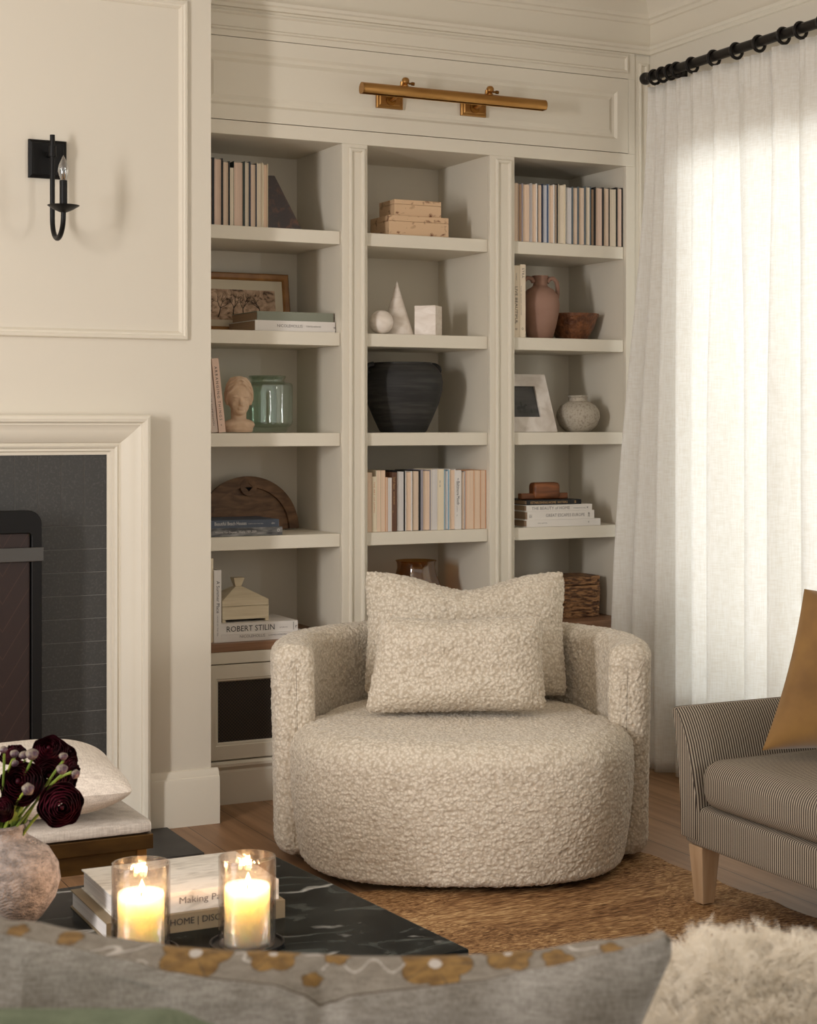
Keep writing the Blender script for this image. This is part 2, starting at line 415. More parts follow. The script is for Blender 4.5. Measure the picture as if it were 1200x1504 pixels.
# panel moulding on the chimney breast
pm = [(0, 0), (0, .010), (.004, .016), (.012, .018), (.017, .013), (.022, .013), (.027, .008), (.031, 0)]
struct(MB().ring(-.12, 1.906, 1.69, 2.872, pm, CH, smooth=True).build('trim_2', paint, sharp=30))
# baseboard of the chimney breast and bookcase crown
def strip_x(m, x0, x1, y, prof, mi=0):      # prof (proud, z)
    m.grid(2, len(prof), lambda u, v: (lerp(x0, x1, u), y-prof[round(v*(len(prof)-1))][0], prof[round(v*(len(prof)-1))][1]), mi=mi)
    for x in (x0, x1):
        n = len(prof); m.add([(x, y-p, z) for p, z in prof]+[(x, y, prof[-1][1]), (x, y, prof[0][1])], [list(range(n+2))], mi)
bb = [(.026, 0), (.026, .155), (.022, .165), (.018, .168), (.015, .180), (.008, .190), (0, .192)]
m = MB(); strip_x(m, 1.755, XC+.024, CH, bb); m.box(XC, XC+.024, CH, D-.03, 0, .168)
struct(m.build('baseboard_chimney', paint, sharp=25))
crown = [(0, 2.935), (.012, 2.937), (.012, 2.950), (.020, 2.955), (.024, 2.966), (.016, 2.976), (.010, 2.990), (.010, 3.058), (.018, 3.062), (.024, 3.075), (.034, 3.080), (.036, 3.095), (.060, 3.125), (.075, 3.140), (.075, HC)]
m = MB(); strip_x(m, XC-.02, XR, D, crown); struct(m.build('trim_3', paint, sharp=25))
m = MB(); strip_x(m, -.25, XC+.06, CH, crown); struct(m.build('trim_4', paint, sharp=25))
n = len(crown)
m = MB(); m.grid(2, n, lambda u, v: (XR-crown[round(v*(n-1))][0], lerp(-1.6, D, u), crown[round(v*(n-1))][1])); struct(m.build('trim_5', paint, sharp=25))
bbn = len(bb)
m = MB(); m.grid(2, bbn, lambda u, v: (XR-bb[round(v*(bbn-1))][0], lerp(-1.6, D, u), bb[round(v*(bbn-1))][1])); struct(m.build('baseboard_right', paint, sharp=25))
# hearth slab
struct(MB().box(-.1, 1.825, 5.19, CH, 0, .006).build('trim_6', slate))

# ------------------------------------------------------------------ fireplace
t = thing('fireplace_surround', 'cream painted moulded mantel surround framing the charcoal tiles', 'fireplace surround', (.9, CH, 0))
prof = [(0, 0), (0, .07), (.005, .079), (.014, .083), (.024, .080), (.030, .071), (.034, .071), (.040, .066), (.056, .062), (.078, .050), (.094, .034), (.096, .026), (.101, .026), (.106, .031), (.112, .027), (.115, .020), (.123, .020), (.126, .012), (.136, .010), (.136, 0)]
x0, x1, zt = .047, 1.753, 1.430
k = len(prof); m = MB()
for sgi in range(3):
    def fn(u, v, sgi=sgi):
        d, p = prof[round(v*(k-1))]
        pts = [(x0+d, .006), (x0+d, zt-d), (x1-d, zt-d), (x1-d, .006)]
        a, b = pts[sgi], pts[sgi+1]
        return (lerp(a[0], b[0], u), CH-.001-p, lerp(a[1], b[1], u))
    m.grid(2, k, fn)
m.build('moulding', paint, t, (.9, CH, 0), sharp=28)
# tiles inside the surround
m = MB()
ti0, ti1, tzt = x0+.136, x1-.136, zt-.136
g = .0022; th_ = .0785
m.box(ti0, ti1, CH-.004, CH-.0005, fz+.0, tzt, 1).box(fx1, ti1, CH-.004, CH-.0005, .006, fz, 1).box(ti0, fx0, CH-.004, CH-.0005, .006, fz, 1)
z = fz; 
while z > .02:
    zb = max(.008, z-th_)
    m.box(fx1+.001, ti1, CH-.0062, CH-.004, zb+g, z); m.box(ti0, fx0-.001, CH-.0062, CH-.004, zb+g, z); z -= th_
xx = ti1
while xx > ti0:
    xb = max(ti0, xx-th_); m.box(xb+g, xx, CH-.0062, CH-.004, fz+g, tzt); xx -= th_
m.build('tile_slip', [tile_m, grout], t, (.9, CH, 0), bevel=.0006, seg=1)

t = thing('fireplace_screen', 'black framed fire screen with brown stitched leather panels before the tiles', 'fire screen', (.87, 5.45, .006))
sx0, sx1, sz = .40, 1.356, 1.118; org = (.87, 5.45, .006)
def rrect(x0, x1, z0, z1, r, n=6, bottom=False):
    pts = [(x0, z0), (x1, z0)]
    pts += [(x1-r+r*cos(a), z1-r+r*sin(a)) for a in [pi/2*i/n for i in range(n+1)]]
    pts += [(x0+r-r*sin(a), z1-r+r*cos(a)) for a in [pi/2*i/n for i in range(n+1)]]
    return pts
o_ = rrect(sx0, sx1, .006, sz, .045); i_ = rrect(sx0+.034, sx1-.034, .04, sz-.075, .012)
m = MB(); k = len(o_)
for (ya, yb) in ((5.435, 5.465),):
    vs = [(a, ya, b) for a, b in o_]+[(a, ya, b) for a, b in i_]+[(a, yb, b) for a, b in o_]+[(a, yb, b) for a, b in i_]
    fs = []
    for i in range(k):
        j = (i+1) % k
        fs += [(i, j, k+j, k+i), (2*k+j, 2*k+i, 3*k+i, 3*k+j), (i, 2*k+i, 2*k+j, j), (k+i, k+j, 3*k+j, 3*k+i)]
    m.add(vs, fs)
m.build('frame', black_metal, t, org, bevel=.003)
for i in range(6):
    a = lerp(sx0+.034, sx1-.034, i/6); b = lerp(sx0+.034, sx1-.034, (i+1)/6)
    MB().box(a+.004, b-.004, 5.448, 5.456, .04, sz-.07).build('panel', leather, t, org)
m = MB()
for i in range(1, 6):
    a = lerp(sx0+.034, sx1-.034, i/6); m.box(a-.006, a+.006, 5.440, 5.46, .04, sz-.07)
m.build('divider_bars', black_metal, t, org)
strap = M('gunmetal_strap', (92, 90, 88), .35, .8)
MB().box(sx0-.004, sx1+.004, 5.428, 5.436, .952, .998).build('strap', strap, t, org, bevel=.002)
for x in (sx0+.05, sx1-.11):
    MB().box(x, x+.06, 5.37, 5.53, .006, .03).build('foot', black_metal, t, org, bevel=.003)

# ------------------------------------------------------------------ wall sconce
pS = atY(70, 234, CH-.012)
t = thing('wall_sconce', 'black iron candle wall sconce with one clear bulb on the chimney breast', 'wall light', (pS.x, CH, pS.z))
org = (pS.x, CH, pS.z)
xs = pS.x
MB().ring(xs-.064, xs+.064, pS.z-.064, pS.z+.064, [(0, 0), (0, .012), (.010, .016), (.012, .020), (.018, .020)], CH, fill=True).build('backplate', black_metal, t, org)
yr, yc = 5.525, 5.384
zr0, zr1 = atY(76, 198, yr).z, atY(76, 300, yr).z
zb = atY(84, 350, (yr+yc)/2).z; zd = atY(92, 307, yc).z
rr = (yr-yc)/2; yc_m = (yr+yc)/2
pts = [(xs, yr, zr0), (xs, yr, zr1)] + [(xs, yc_m+rr*cos(a), zb+rr-rr*sin(a)*1.0) for a in [pi*i/14 for i in range(15)]] + [(xs, yc, zd)]
MB().tube(pts, .0085, 12).build('arm', black_metal, t, org)
MB().tube([(xs, yr, pS.z+.012), (xs, CH-.018, pS.z+.012)], .009, 12).tube([(xs, yr, pS.z+.0), (xs, yr, pS.z+.036)], .013, 14).build('collar', black_metal, t, org)
MB().lathe([(.004, -.012), (.012, -.010), (.030, -.002), (.050, .010), (.052, .012), (.046, .010), (.02, .004), (.002, .003)], 36, (xs, yc, zd)).build('drip_pan', black_metal, t, org)
zs = atY(92, 265, yc).z; zbt = atY(92, 228, yc).z
cs = MB().lathe([(.0125, .004), (.0125, zs-zd), (.008, zs-zd)], 24, (xs, yc, zd)).build('candle_sleeve', black_metal, t, org)
hb = zbt-zs
MB().lathe([(.008, 0), (.012, hb*.12), (.0185, hb*.36), (.016, hb*.58), (.008, hb*.82), (.003, hb*.94), (.0008, hb)], 24, (xs, yc, zs)).build('bulb', glass_mat('bulb_glass', (.97, .96, .94), refl=1.2, base_refl=.2), t, org)
MB().tube([(xs-.004, yc, zs), (xs-.003, yc, zs+.025), (xs+.003, yc, zs+.025), (xs+.004, yc, zs)], .0008, 6).build('filament', brass, t, org)

# ------------------------------------------------------------------ built-in bookcase
bays = [(2.074, 2.610), (2.716, 3.253), (3.365, 3.898)]
ZT = 2.467; ZK = .5925
SHZ = [2.134, 1.7475, 1.365, .981]     # where things stand; the boards end a hair below
BK = 6.30
t = thing('built_in_bookcase', 'tall cream built-in bookcase of three bays beside the chimney breast', 'bookcase', (3.0, D, ZK)); org = (3.0, D, ZK)
m = MB()
xe = 3.942
for a, b in ((XC+.001, 2.074), (2.610, 2.716), (3.253, 3.365), (3.898, xe)):
    m.box(a, b, D, D+.02, ZK, ZT)
m.box(XC+.001, xe, D, D+.02, ZT, 2.519); m.box(XC+.001, xe, D, D+.02, 2.829, 2.94)
m.box(XC+.001, 2.0, D, D+.02, 2.519, 2.829); m.box(3.911, xe, D, D+.02, 2.519, 2.829)
m.build('face_frame', paint, t, org, bevel=.0015, seg=1)
m = MB(); rp = [(0, 0), (0, .006), (.004, .010), (.010, .010), (.014, .005), (.016, .0)]
MB().ring(2.637, 2.7045, ZK+.03, 2.452, rp, D).build('pilaster_bead', paint, t, org)
MB().ring(3.277, 3.350, ZK+.03, 2.452, rp, D).build('pilaster_bead', paint, t, org)
MB().ring(1.98, 3.905, 2.852, 2.925, [(0, 0), (0, .005), (.003, .009), (.008, .009), (.012, .004), (.014, 0)], D).build('frieze_bead', paint, t, org)
# right filler against the window wall
MB().box(xe, XR-.001, D+.006, D+.02, ZK, 2.94).ring(xe+.022, XR-.012, ZK+.05, 2.90, [(0, 0), (0, .006), (.004, .009), (.009, .009), (.012, 0)], D+.006).build('filler_panel', paint, t, org)
m = MB()
for a, b in ((XC+.001, 2.074), (2.610, 2.716), (3.253, 3.365), (3.898, xe)):
    m.box(a, b, D+.0205, BK, ZK, ZT+.02)
m.build('upright', paint, t, org)
MB().box(XC+.001, xe, BK, BK+.02, ZK, ZT+.02).build('back_panel', paint, t, org)
MB().box(XC+.001, xe, D+.0205, BK, ZT+.001, ZT+.021).build('top_panel', paint, t, org)
for a, b in bays:
    for z in SHZ:
        MB().box(a+.001, b-.001, D+.018, BK-.001, z-.051, z-.0008).build('shelf', paint, t, org, bevel=.002, seg=2)
# header flip panel
MB().box(2.0, 3.911, D+.021, D+.03, 2.519, 2.829).build('panel_recess', gap_dark, t, org)
m = MB()
m.ring(2.0025, 3.9085, 2.5215, 2.8265, [(0, -.018), (0, 0), (.0535-.0, 0), (.060, -.006), (.064, -.010), (.076, -.010), (.092, -.002)], D, fill=True)
m.build('header_panel', paint, t, org)

# picture light on the header
pl, pr = atY(531, 129, D-.12), atY(800, 155, D-.12); zl = 2.657
t = thing('picture_light', 'long brass picture light mounted on the bookcase header', 'picture light', ((pl.x+pr.x)/2, D, zl)); org = t.location[:]
m = MB(); k = 28; r_ = .0235
pr_ = [(r_*cos(a), r_*sin(a)) for a in [radians(-50)+radians(280)*i/k for i in range(k+1)]]
pr2 = [(.92*a, .92*b) for a, b in pr_][::-1]
ring_ = pr_+pr2
nn = len(ring_)
for x in (pl.x, pr.x): m.v += [Vector((x, D-.12+a, zl+b)) for a, b in ring_]
for i in range(nn):
    j = (i+1) % nn; m.f.append([i, j, nn+j, nn+i]); m.m.append(0); m.sm.append(True)
m.build('shade_tube', brass, t, org)
for x in (pl.x, pr.x-.003):
    MB().prism([(D-.12+a, zl+b) for a, b in pr_], x, x+.003, ax='x').build('end_cap', brass, t, org)
for px in (571, 694):
    q = atY(px, 149, D); x = q.x; zp = 2.643
    bp = MB().ring(x-.056, x+.056, zp-.030, zp+.030, [(0, 0), (0, .010), (.004, .014), (.010, .014), (.014, .018), (.020, .018)], D, fill=True).build('mounting_plate', brass, t, org)
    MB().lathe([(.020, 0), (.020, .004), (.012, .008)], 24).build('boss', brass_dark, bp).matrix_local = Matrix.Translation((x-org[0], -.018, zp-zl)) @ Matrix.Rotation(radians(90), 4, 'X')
    MB().tube([(x, D-.018, zp)]+[(x, D-.018-.10*sin(a), zp+.055*(1-cos(a))) for a in [pi/2*i/8 for i in range(1, 9)]], .007, 10).build('arm', brass, t, org)
    kx = x+.013
    kn = MB().lathe([(.001, .034), (.010, .031), (.015, .023), (.014, .012), (.008, .006), (.012, .001), (.012, -.004)], 20, (kx, D-.12, zl+.024)).build('swivel_knob', brass, t, org)
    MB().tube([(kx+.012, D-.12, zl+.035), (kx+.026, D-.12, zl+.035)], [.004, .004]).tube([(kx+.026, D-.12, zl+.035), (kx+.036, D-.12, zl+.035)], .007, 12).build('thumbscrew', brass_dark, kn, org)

# ------------------------------------------------------------------ base cabinets and counter
MB().box(XC+.001, XR-.03, D-.015, BK, .5595, ZK-.0008).build('t', oak)   # renamed below
ctr = bpy.data.objects['t']; ctr.name = 'wooden_countertop'; tag(ctr, 'brown oak countertop running under the bookcase bays', 'countertop')
b_ = ctr.modifiers.new('bevel', 'BEVEL'); b_.width = .003; b_.segments = 2
mesh_m, nt_, b__, L_ = base('woven_grille')
wv = N(nt_, 'ShaderNodeTexChecker', Scale=1.0); L_(coords(nt_, (160, 160, 160)), wv.inputs['Vector'])
wv.inputs[1].default_value = c4((62, 50, 40)); wv.inputs[2].default_value = c4((16, 13, 11)); L_(wv.outputs[0], b__.inputs['Base Color']); b__.inputs['Roughness'].default_value = .6
for i, ((a, b), where) in enumerate(zip(bays, ('left of the boucle chair', 'behind the boucle chair', 'beside the curtain'))):
    xa = (XC+.001, 2.663, 3.309)[i]; xb = (2.6625, 3.3085, XR-.031)[i]
    t = thing('base_cabinet', f'cream base cabinet with dark woven grille door {where}', 'cabinet', ((a+b)/2, D, 0), group='cabinets under the bookcase'); org = ((a+b)/2, D, 0)
    MB().box(xa, xb, D+.004, BK, .0, .5594).build('carcass', paint, t, org)
    MB().box(xa, xb, D-.016, D+.004, .517, .559).build('top_rail', paint, t, org, bevel=.0015)
    zb0, zb1 = .165, .513
    dr = MB().ring(a-.028, b+.028, zb0, zb1, [(0, -.01), (0, .016), (.050, .016), (.053, .012), (.058, .012), (.063, .004)], D).build('door', paint, t, org)
    MB().box(a-.028+.061, b+.028-.061, D-.003, D+.003, zb0+.061, zb1-.061).build('grille', mesh_m, dr)
    kx = (a+b)/2-.016
    MB().lathe([(.006, 0), (.005, .012), (.012, .018), (.013, .024), (.006, .028), (.001, .0285)], 20).build('knob', brass, dr).matrix_local = Matrix.Translation((kx-org[0], -.016, zb1-.030)) @ Matrix.Rotation(radians(90), 4, 'X')
    for ch in dr.children:
        if ch.name.startswith('grille'): ch.data.transform(Matrix.Translation((-org[0], -org[1], 0)))
    m = MB(); strip_x(m, xa, xb, D+.004, [(.022, 0), (.022, .118), (.018, .126), (.030, .140), (.030, .150), (.022, .158), (.0, .162)])
    m.build('plinth', paint, t, org, sharp=25)

# ------------------------------------------------------------------ books
PG = {'tan': (232, 208, 184), 'peach': (236, 208, 182), 'cream': (234, 220, 198), 'white': (222, 216, 212), 'brown': (176, 146, 118), 'bluish': (212, 211, 216), 'pinkish': (232, 204, 184)}
CV = {'black': (26, 25, 27), 'navy': (38, 46, 66), 'green': (34, 48, 42), 'cream': (226, 212, 186), 'grey': (176, 168, 166), 'white': (224, 218, 212), 'blue': (70, 92, 124), 'slate': (92, 104, 112), 'charcoal': (46, 44, 46),
      'brown': (96, 64, 46), 'lilac': (150, 144, 152), 'sky': (138, 172, 190), 'orange': (214, 152, 110), 'tan': (208, 178, 146), 'pink': (222, 190, 170)}
_mc = {}
def pages_mat(k):
    if ('p', k) not in _mc:
        m, nt, b, L = base('pages_'+k)
        n = N(nt, 'ShaderNodeTexNoise', Scale=1.0, Detail=2.0); L(coords(nt, (900, 3, 3)), n.inputs['Vector'])
        c = PG[k]; L(ramp(nt, n.outputs[0], [(.35, tuple(v*.88 for v in c)), (.6, c)]), b.inputs['Base Color']); b.inputs['Roughness'].default_value = .9
        _mc[('p', k)] = m
    return _mc[('p', k)]
def flat_pages_mat(k):
    if ('f', k) not in _mc:
        m, nt, b, L = base('pages_lying_'+k)
        n = N(nt, 'ShaderNodeTexNoise', Scale=1.0, Detail=2.0); L(coords(nt, (3, 3, 900)), n.inputs['Vector'])
        c = PG[k]; L(ramp(nt, n.outputs[0], [(.35, tuple(v*.84 for v in c)), (.6, c)]), b.inputs['Base Color']); b.inputs['Roughness'].default_value = .9
        _mc[('f', k)] = m
    return _mc[('f', k)]
def cover_mat(k):
    if ('c', k) not in _mc:
        c = CV[k] if k in CV else k
        _mc[('c', k)] = M('cover_'+(k if isinstance(k, str) else 'tone'), c, .6, bump=.05, bscale=(300, 300, 300))
    return _mc[('c', k)]
ink_dark = M('ink_dark', (38, 36, 36), .7); ink_grey = M('ink_grey', (120, 114, 112), .7); ink_gold = M('ink_gold', (190, 150, 100), .5)
ink_light = M('ink_light', (205, 200, 194), .7); ink_orange = M('ink_orange', (196, 130, 84), .7)
ORD = 'first second third fourth fifth sixth seventh eighth ninth tenth eleventh twelfth thirteenth fourteenth fifteenth sixteenth seventeenth eighteenth nineteenth twentieth'.split()

def upright_book(x, y, z, w, h, d, pk, ck, label, group, cl=.0016, cr=.0025, ov=.004, tilt=0, soft=False):
    """hardcover standing with its fore edge to the room"""
    t = thing('book', label, 'book', (x, y, z), group=group, rot=(0, tilt, 0))
    c = MB(); c.box(0, cl, 0, d, 0, h).box(w-cr, w, 0, d, 0, h).box(0, w, d-.004, d, 0, h)
    c.build('cover', cover_mat(ck), t)
    o_ = 0.0008 if soft else ov
    # page block with a gently hollow fore edge
    p = MB(); k = 7; x0, x1 = cl+.0002, w-cr-.0002; zb, zt_ = (.0012 if not soft else .0002), h-o_
    def yy(u): return o_+ .0025*(1-(2*u-1)**2)*(0 if soft else 1)
    vs = []
    for i in range(k):
        u = i/(k-1); X = lerp(x0, x1, u)
        vs += [(X, yy(u), zb), (X, yy(u), zt_), (X, d-.004, zb), (X, d-.004, zt_)]
    fs = []
    for i in range(k-1):
        a = i*4; b = a+4
        fs += [(a, b, b+1, a+1), (a+1, b+1, b+3, a+3), (a+2, a+3, b+3, b+2), (a, a+2, b+2, b)]
    fs += [(0, 1, 3, 2), ((k-1)*4, (k-1)*4+2, (k-1)*4+3, (k-1)*4+1)]
    p.add(vs, fs); p.build('pages', pages_mat(pk), t)
    return t
def spine_book(x, y, z, w, h, d, ck, pk, label, group=None, texts=(), tilt=0, cat='book', ink=None):
    """standing with its spine to the room; texts = (body, from top, length, height, x offset, ink index)"""
    t = thing('book', label, cat, (x, y, z), group=group, rot=(0, tilt, 0))
    c = MB(); c.box(0, .002, 0, d, 0, h).box(w-.002, w, 0, d, 0, h).box(.002, w-.002, 0, .002, 0, h)
    for body, top, ln, ht, xo, mi in texts:
        c.text(body, ln, ht, lambda a, b, top=top, xo=xo: (xo+b, -.0004, h-top-a), mi)
    c.build('cover', [cover_mat(ck)]+(ink or [ink_dark, ink_grey]), t)
    MB().box(.0022, w-.0022, .0022, d-.003, .001, h-.003).build('pages', pages_mat(pk), t)
    return t
def flat_book(x0, x1, y, z, th, d, ck, pk, label, group=None, texts=(), rz=0, ink=None, cat='book', soft=False, round_spine=False):
    """lying with its spine to the room; texts = (body, x from left, length, height, z offset, ink index)"""
    t = thing('book', label, cat, (x0, y, z), rz, group)
    w = x1-x0; ct = .0025 if not soft else .0012
    c = MB(); c.box(0, w, 0, d, 0, ct).box(0, w, 0, d, th-ct, th).box(0, w, 0, .003, ct, th-ct)
    for body, xo, ln, ht, zo, mi in texts:
        c.text(body, ln, ht, lambda a, b, xo=xo, zo=zo: (xo+a, -.0005, zo+b), mi)
    c.build('cover', [cover_mat(ck)]+(ink or [ink_dark, ink_grey]), t)
    ov = .004 if not soft else .0008
    MB().box(ov, w-ov, .003, d-ov, ct, th-ct).build('pages', flat_pages_mat(pk), t)
    return t

def row(z, Y, items, shelf, group, x_first=None):
    xprev = None
    for i, (pa, pb, py, pk, ck, cl, cr, soft, what) in enumerate(items):
        xa = atY(pa, 0, Y).x if xprev is None else xprev; xb = min(atY(pb, 0, Y).x, 3.896); xprev = xb
        ht = atY((pa+pb)/2, py, Y).z - z
        w = xb-xa-.0006
        ppm = (pb-pa)/(xb-xa)
        upright_book(xa, Y, z, w, ht, .15+.012*((i*7) % 5)/5, pk, ck, f'{what}, {ORD[i]} from left {shelf}', group,
                     cl=max(.001, cl/ppm), cr=max(.001, cr/ppm), soft=soft)

G1 = 'backward-facing books on the top left shelf'
row(SHZ[0], D+.045, [
    (306, 314.4, 231, 'tan', 'black', 1, 3, False, 'black covered book with tan pages'),
    (314.4, 327.5, 232, 'pinkish', 'black', .5, 2, False, 'thick black covered book with pinkish pages'),
    (327.5, 338, 236.5, 'tan', 'black', .5, 2, False, 'black covered book with pale tan pages'),
    (338, 343.5, 246, 'cream', 'cream', .5, .4, True, 'short thin cream paperback'),
    (343.5, 359.5, 237, 'pinkish', 'green', .3, 2.4, False, 'thickest book with pinkish pages and dark green cover'),
    (359.5, 368, 237, 'cream', 'navy', .3, 1.8, False, 'navy covered book with cream pages'),
    (368, 377.3, 240, 'tan', 'navy', .3, 1.4, False, 'navy covered book with tan pages'),
    (377.3, 386.2, 238.5, 'cream', 'cream', .5, 1, False, 'cream covered book with cream pages'),
    (386.2, 394, 240.5, 'peach', 'cream', 1, .7, False, 'cream covered book with peach pages touching the bookend'),
], 'on top left shelf', G1)
def rx(v): return 750+v/6.667
def ry(v): return 250+v/6.667
G2 = 'backward-facing books on the top right shelf'
IT = [(30, 75, 122, 'tan', 'tan', .4, .5, True, 'tan paperback'), (75, 120, 126, 'brown', 'lilac', .4, 1, False, 'slim book with brownish pages and lilac cover'),
      (120, 208, 130, 'peach', 'grey', .4, 3, False, 'peach paged book with pale grey cover'), (208, 262, 128, 'peach', 'white', .5, 1.4, False, 'orange-tinted book with white cover'),
      (262, 316, 134, 'peach', 'navy', .8, 1.5, False, 'peach paged book with navy cover'), (316, 372, 136, 'bluish', 'blue', .4, 1.8, False, 'bluish white book with blue cover'),
      (372, 432, 138, 'peach', 'white', .8, 1.6, False, 'peach paged book with white cover'), (432, 465, 132, 'tan', 'black', .4, 1.5, False, 'narrow tan book with black cover'),
      (465, 540, 138, 'cream', 'cream', .8, 2, False, 'cream book with cream cover'), (540, 612, 160, 'white', 'slate', .3, 1.6, False, 'wide white paged book with slate cover'),
      (612, 668, 162, 'tan', 'slate', .3, 1.7, False, 'tan paged book with slate cover'), (668, 735, 162, 'tan', 'slate', .3, 1.7, False, 'slightly wider tan book with slate cover'),
      (735, 788, 158, 'cream', 'slate', .3, 1.2, False, 'cream paged book with slate cover'), (788, 832, 178, 'brown', 'black', .3, 2.2, False, 'short brownish book with thick black cover'),
      (832, 912, 166, 'pinkish', 'charcoal', .3, 1.8, False, 'thick pinkish book with charcoal cover'), (912, 972, 170, 'tan', 'charcoal', .3, 1.1, False, 'tan book with thin charcoal cover'),
      (972, 1030, 186, 'cream', 'cream', .4, .6, True, 'short cream paperback'), (1030, 1121, 172, 'pinkish', 'black', 3.6, 1.6, False, 'ragged pinkish book between heavy black boards')]
row(SHZ[0], D+.022, [(rx(a), rx(b), ry(c), pk, ck, cl, cr, so, w) for a, b, c, pk, ck, cl, cr, so, w in IT], 'on top right shelf', G2)
def mx_(v): return 530+v/6.316
def my_(v): return 680+v/6.316
G3 = 'backward-facing books in the middle bay'
YM = D+.03
IT = [(50, 107, 88, 'peach', 'tan', .3, .5, True, 'tan paperback'), (107, 145, 126, 'cream', 'cream', 0, 0, 'S', 'short cream paperback with orange spine lettering'),
      (145, 187, 68, 'peach', 'cream', .6, .4, True, 'tall cream book with peach pages'), (187, 228, 68, 'peach', 'tan', .3, .4, True, 'tall peach book beside a cream one'),
      (228, 248, 132, 'tan', 'orange', .6, .4, True, 'thin short tan paperback'), (248, 290, 136, 'white', 'tan', .4, .3, True, 'short white paged paperback'),
      (290, 335, 88, 'tan', 'brown', 0, 0, 'S', 'brown book with gold spine lettering'), (335, 412, 72, 'white', 'black', .2, 1.6, False, 'white paged book in a black cover'),
      (412, 478, 76, 'peach', 'white', 1.3, 1.4, False, 'peach paged book with white boards'), (478, 555, 68, 'tan', 'black', .3, 2.4, False, 'wide tan book with black cover'),
      (555, 650, 66, 'peach', 'lilac', 3.6, 1.2, False, 'peach book with lilac grey boards'), (650, 717, 57, 'white', 'cream', .5, .8, True, 'tall whitish paperback'),
      (717, 772, 57, 'cream', 'cream', 0, 0, 'S', 'tall cream book with faint grey marks'), (772, 822, 66, 'white', 'sky', 1.3, 1.4, False, 'white paged book with sky blue boards'),
      (822, 880, 57, 'peach', 'white', .6, .9, False, 'tall peach book with white boards'), (880, 932, 68, 'white', 'white', 0, 0, 'S', 'white book with black handwritten spine'),
      (932, 972, 76, 'tan', 'grey', .3, 1.6, False, 'narrow tan book with grey cover'), (972, 1052, 68, 'peach', 'orange', .8, .6, True, 'wide orange-tinted paperback'),
      (1052, 1110, 68, 'peach', 'tan', .6, .5, True, 'peach paperback'), (1110, 1162, 66, 'peach', 'orange', .6, .7, True, 'peach paperback with orange edges')]
xprev = atY(mx_(50), 0, YM).x
SPT = {1: [('THE ART OF LIVING', .02, .12, .0065, .005, 1)], 6: [('Small House', .018, .048, .0085, .005, 1), ('ESTABLISHED', .075, .05, .005, .006, 1), ('h', .15, .006, .004, .002, 1)],
       12: [('III', .045, .010, .005, .0055, 2), ('II', .062, .008, .005, .0055, 2)],
       15: [('the', .031, .010, .0065, .008, 1), ('Baltimore', .044, .054, .0135, .004, 1), ('Mouth', .102, .034, .0125, .005, 1), ('poems', .142, .022, .0038, .004, 2), ('b', .176, .006, .004, .004, 2)]}
for i, (a, b, c, pk, ck, cl, cr, so, w) in enumerate(IT):
    xb = atY(mx_(b), 0, YM).x; h = atY(mx_((a+b)/2), my_(c), YM).z-SHZ[3]; wd = xb-xprev-.0006; ppm = (b-a)/6.316/(xb-xprev)
    lab = f'{w}, {ORD[i]} from left in the middle bay row'
    if so == 'S':
        spine_book(xprev, YM, SHZ[3], wd, h, .15, ck, pk, lab, G3, SPT[i], ink=[ink_orange, ink_grey] if i == 1 else [ink_gold, ink_gold] if i == 6 else None)
    else:
        upright_book(xprev, YM, SHZ[3], wd, h, .15+.01*((i*3) % 4)/4, pk, ck, lab, G3, cl=max(.001, cl/ppm), cr=max(.001, cr/ppm), soft=so)
    xprev = xb

# ------------------------------------------------------------------ left bay objects
burl_dark = M('dark_burl', (40, 24, 18), .3, col2=(86, 50, 30), scale=(38, 38, 38), detail=6, dist=1.2, lo=.5, hi=.72)
a, b, c_ = atY(394.3, 0, D+.06), atY(403.5, 258, D+.06), atY(444, 333, D+.06)
o = MB().prism([(a.x, SHZ[0]), (c_.x, SHZ[0]), (b.x, b.z), (a.x, b.z)], D+.06, D+.16).build('bookend', burl_dark, None, (a.x, D+.06, SHZ[0]), bevel=.0015)
tag(o, 'dark mottled stone bookend with a sloping side on the top left shelf', 'bookend')

# leaning framed tree print
pf = atY(421.5, 405, 6.235); zf = pf.z-SHZ[1]
t = thing('framed_print', 'sepia print of trees in a gilded brown frame leaning behind stacked books', 'framed picture', (2.30, 6.198, SHZ[1]+.003), rot=(radians(-9), 0, 0))
hx = pf.x-2.30+.004; hf = zf/cos(radians(9))
frame_g = M('antique_gold_wood', (172, 122, 66), .45, col2=(136, 92, 48), scale=(14, 14, 14))
MB().ring(-.205, hx, 0, hf, [(0, -.016), (0, .004), (.006, .010), (.020, .006), (.026, .007), (.030, 0), (.030, -.010)], 0).build('frame', frame_g, t)
MB().box(-.19, hx-.015, -.001, .012, .015, hf-.015).build('backing', M('mat_board', (222, 210, 186), .85), t)
mp_, nt, b, L = base('tree_print')
v = N(nt, 'ShaderNodeTexNoise', Scale=1.0, Detail=6.0, Distortion=1.5); L(coords(nt, (26, 1, 30)), v.inputs['Vector'])
L(ramp(nt, v.outputs[0], [(.34, (84, 62, 48)), (.43, (164, 134, 108)), (.6, (206, 174, 146)), (.8, (216, 188, 160))]), b.inputs['Base Color']); b.inputs['Roughness'].default_value = .7
pw0, pw1, ph0, ph1 = -.15, hx-.062, .055, hf-.068
m = MB().box(pw0, pw1, -.0022, -.0012, ph0, ph1)
random.seed(3)
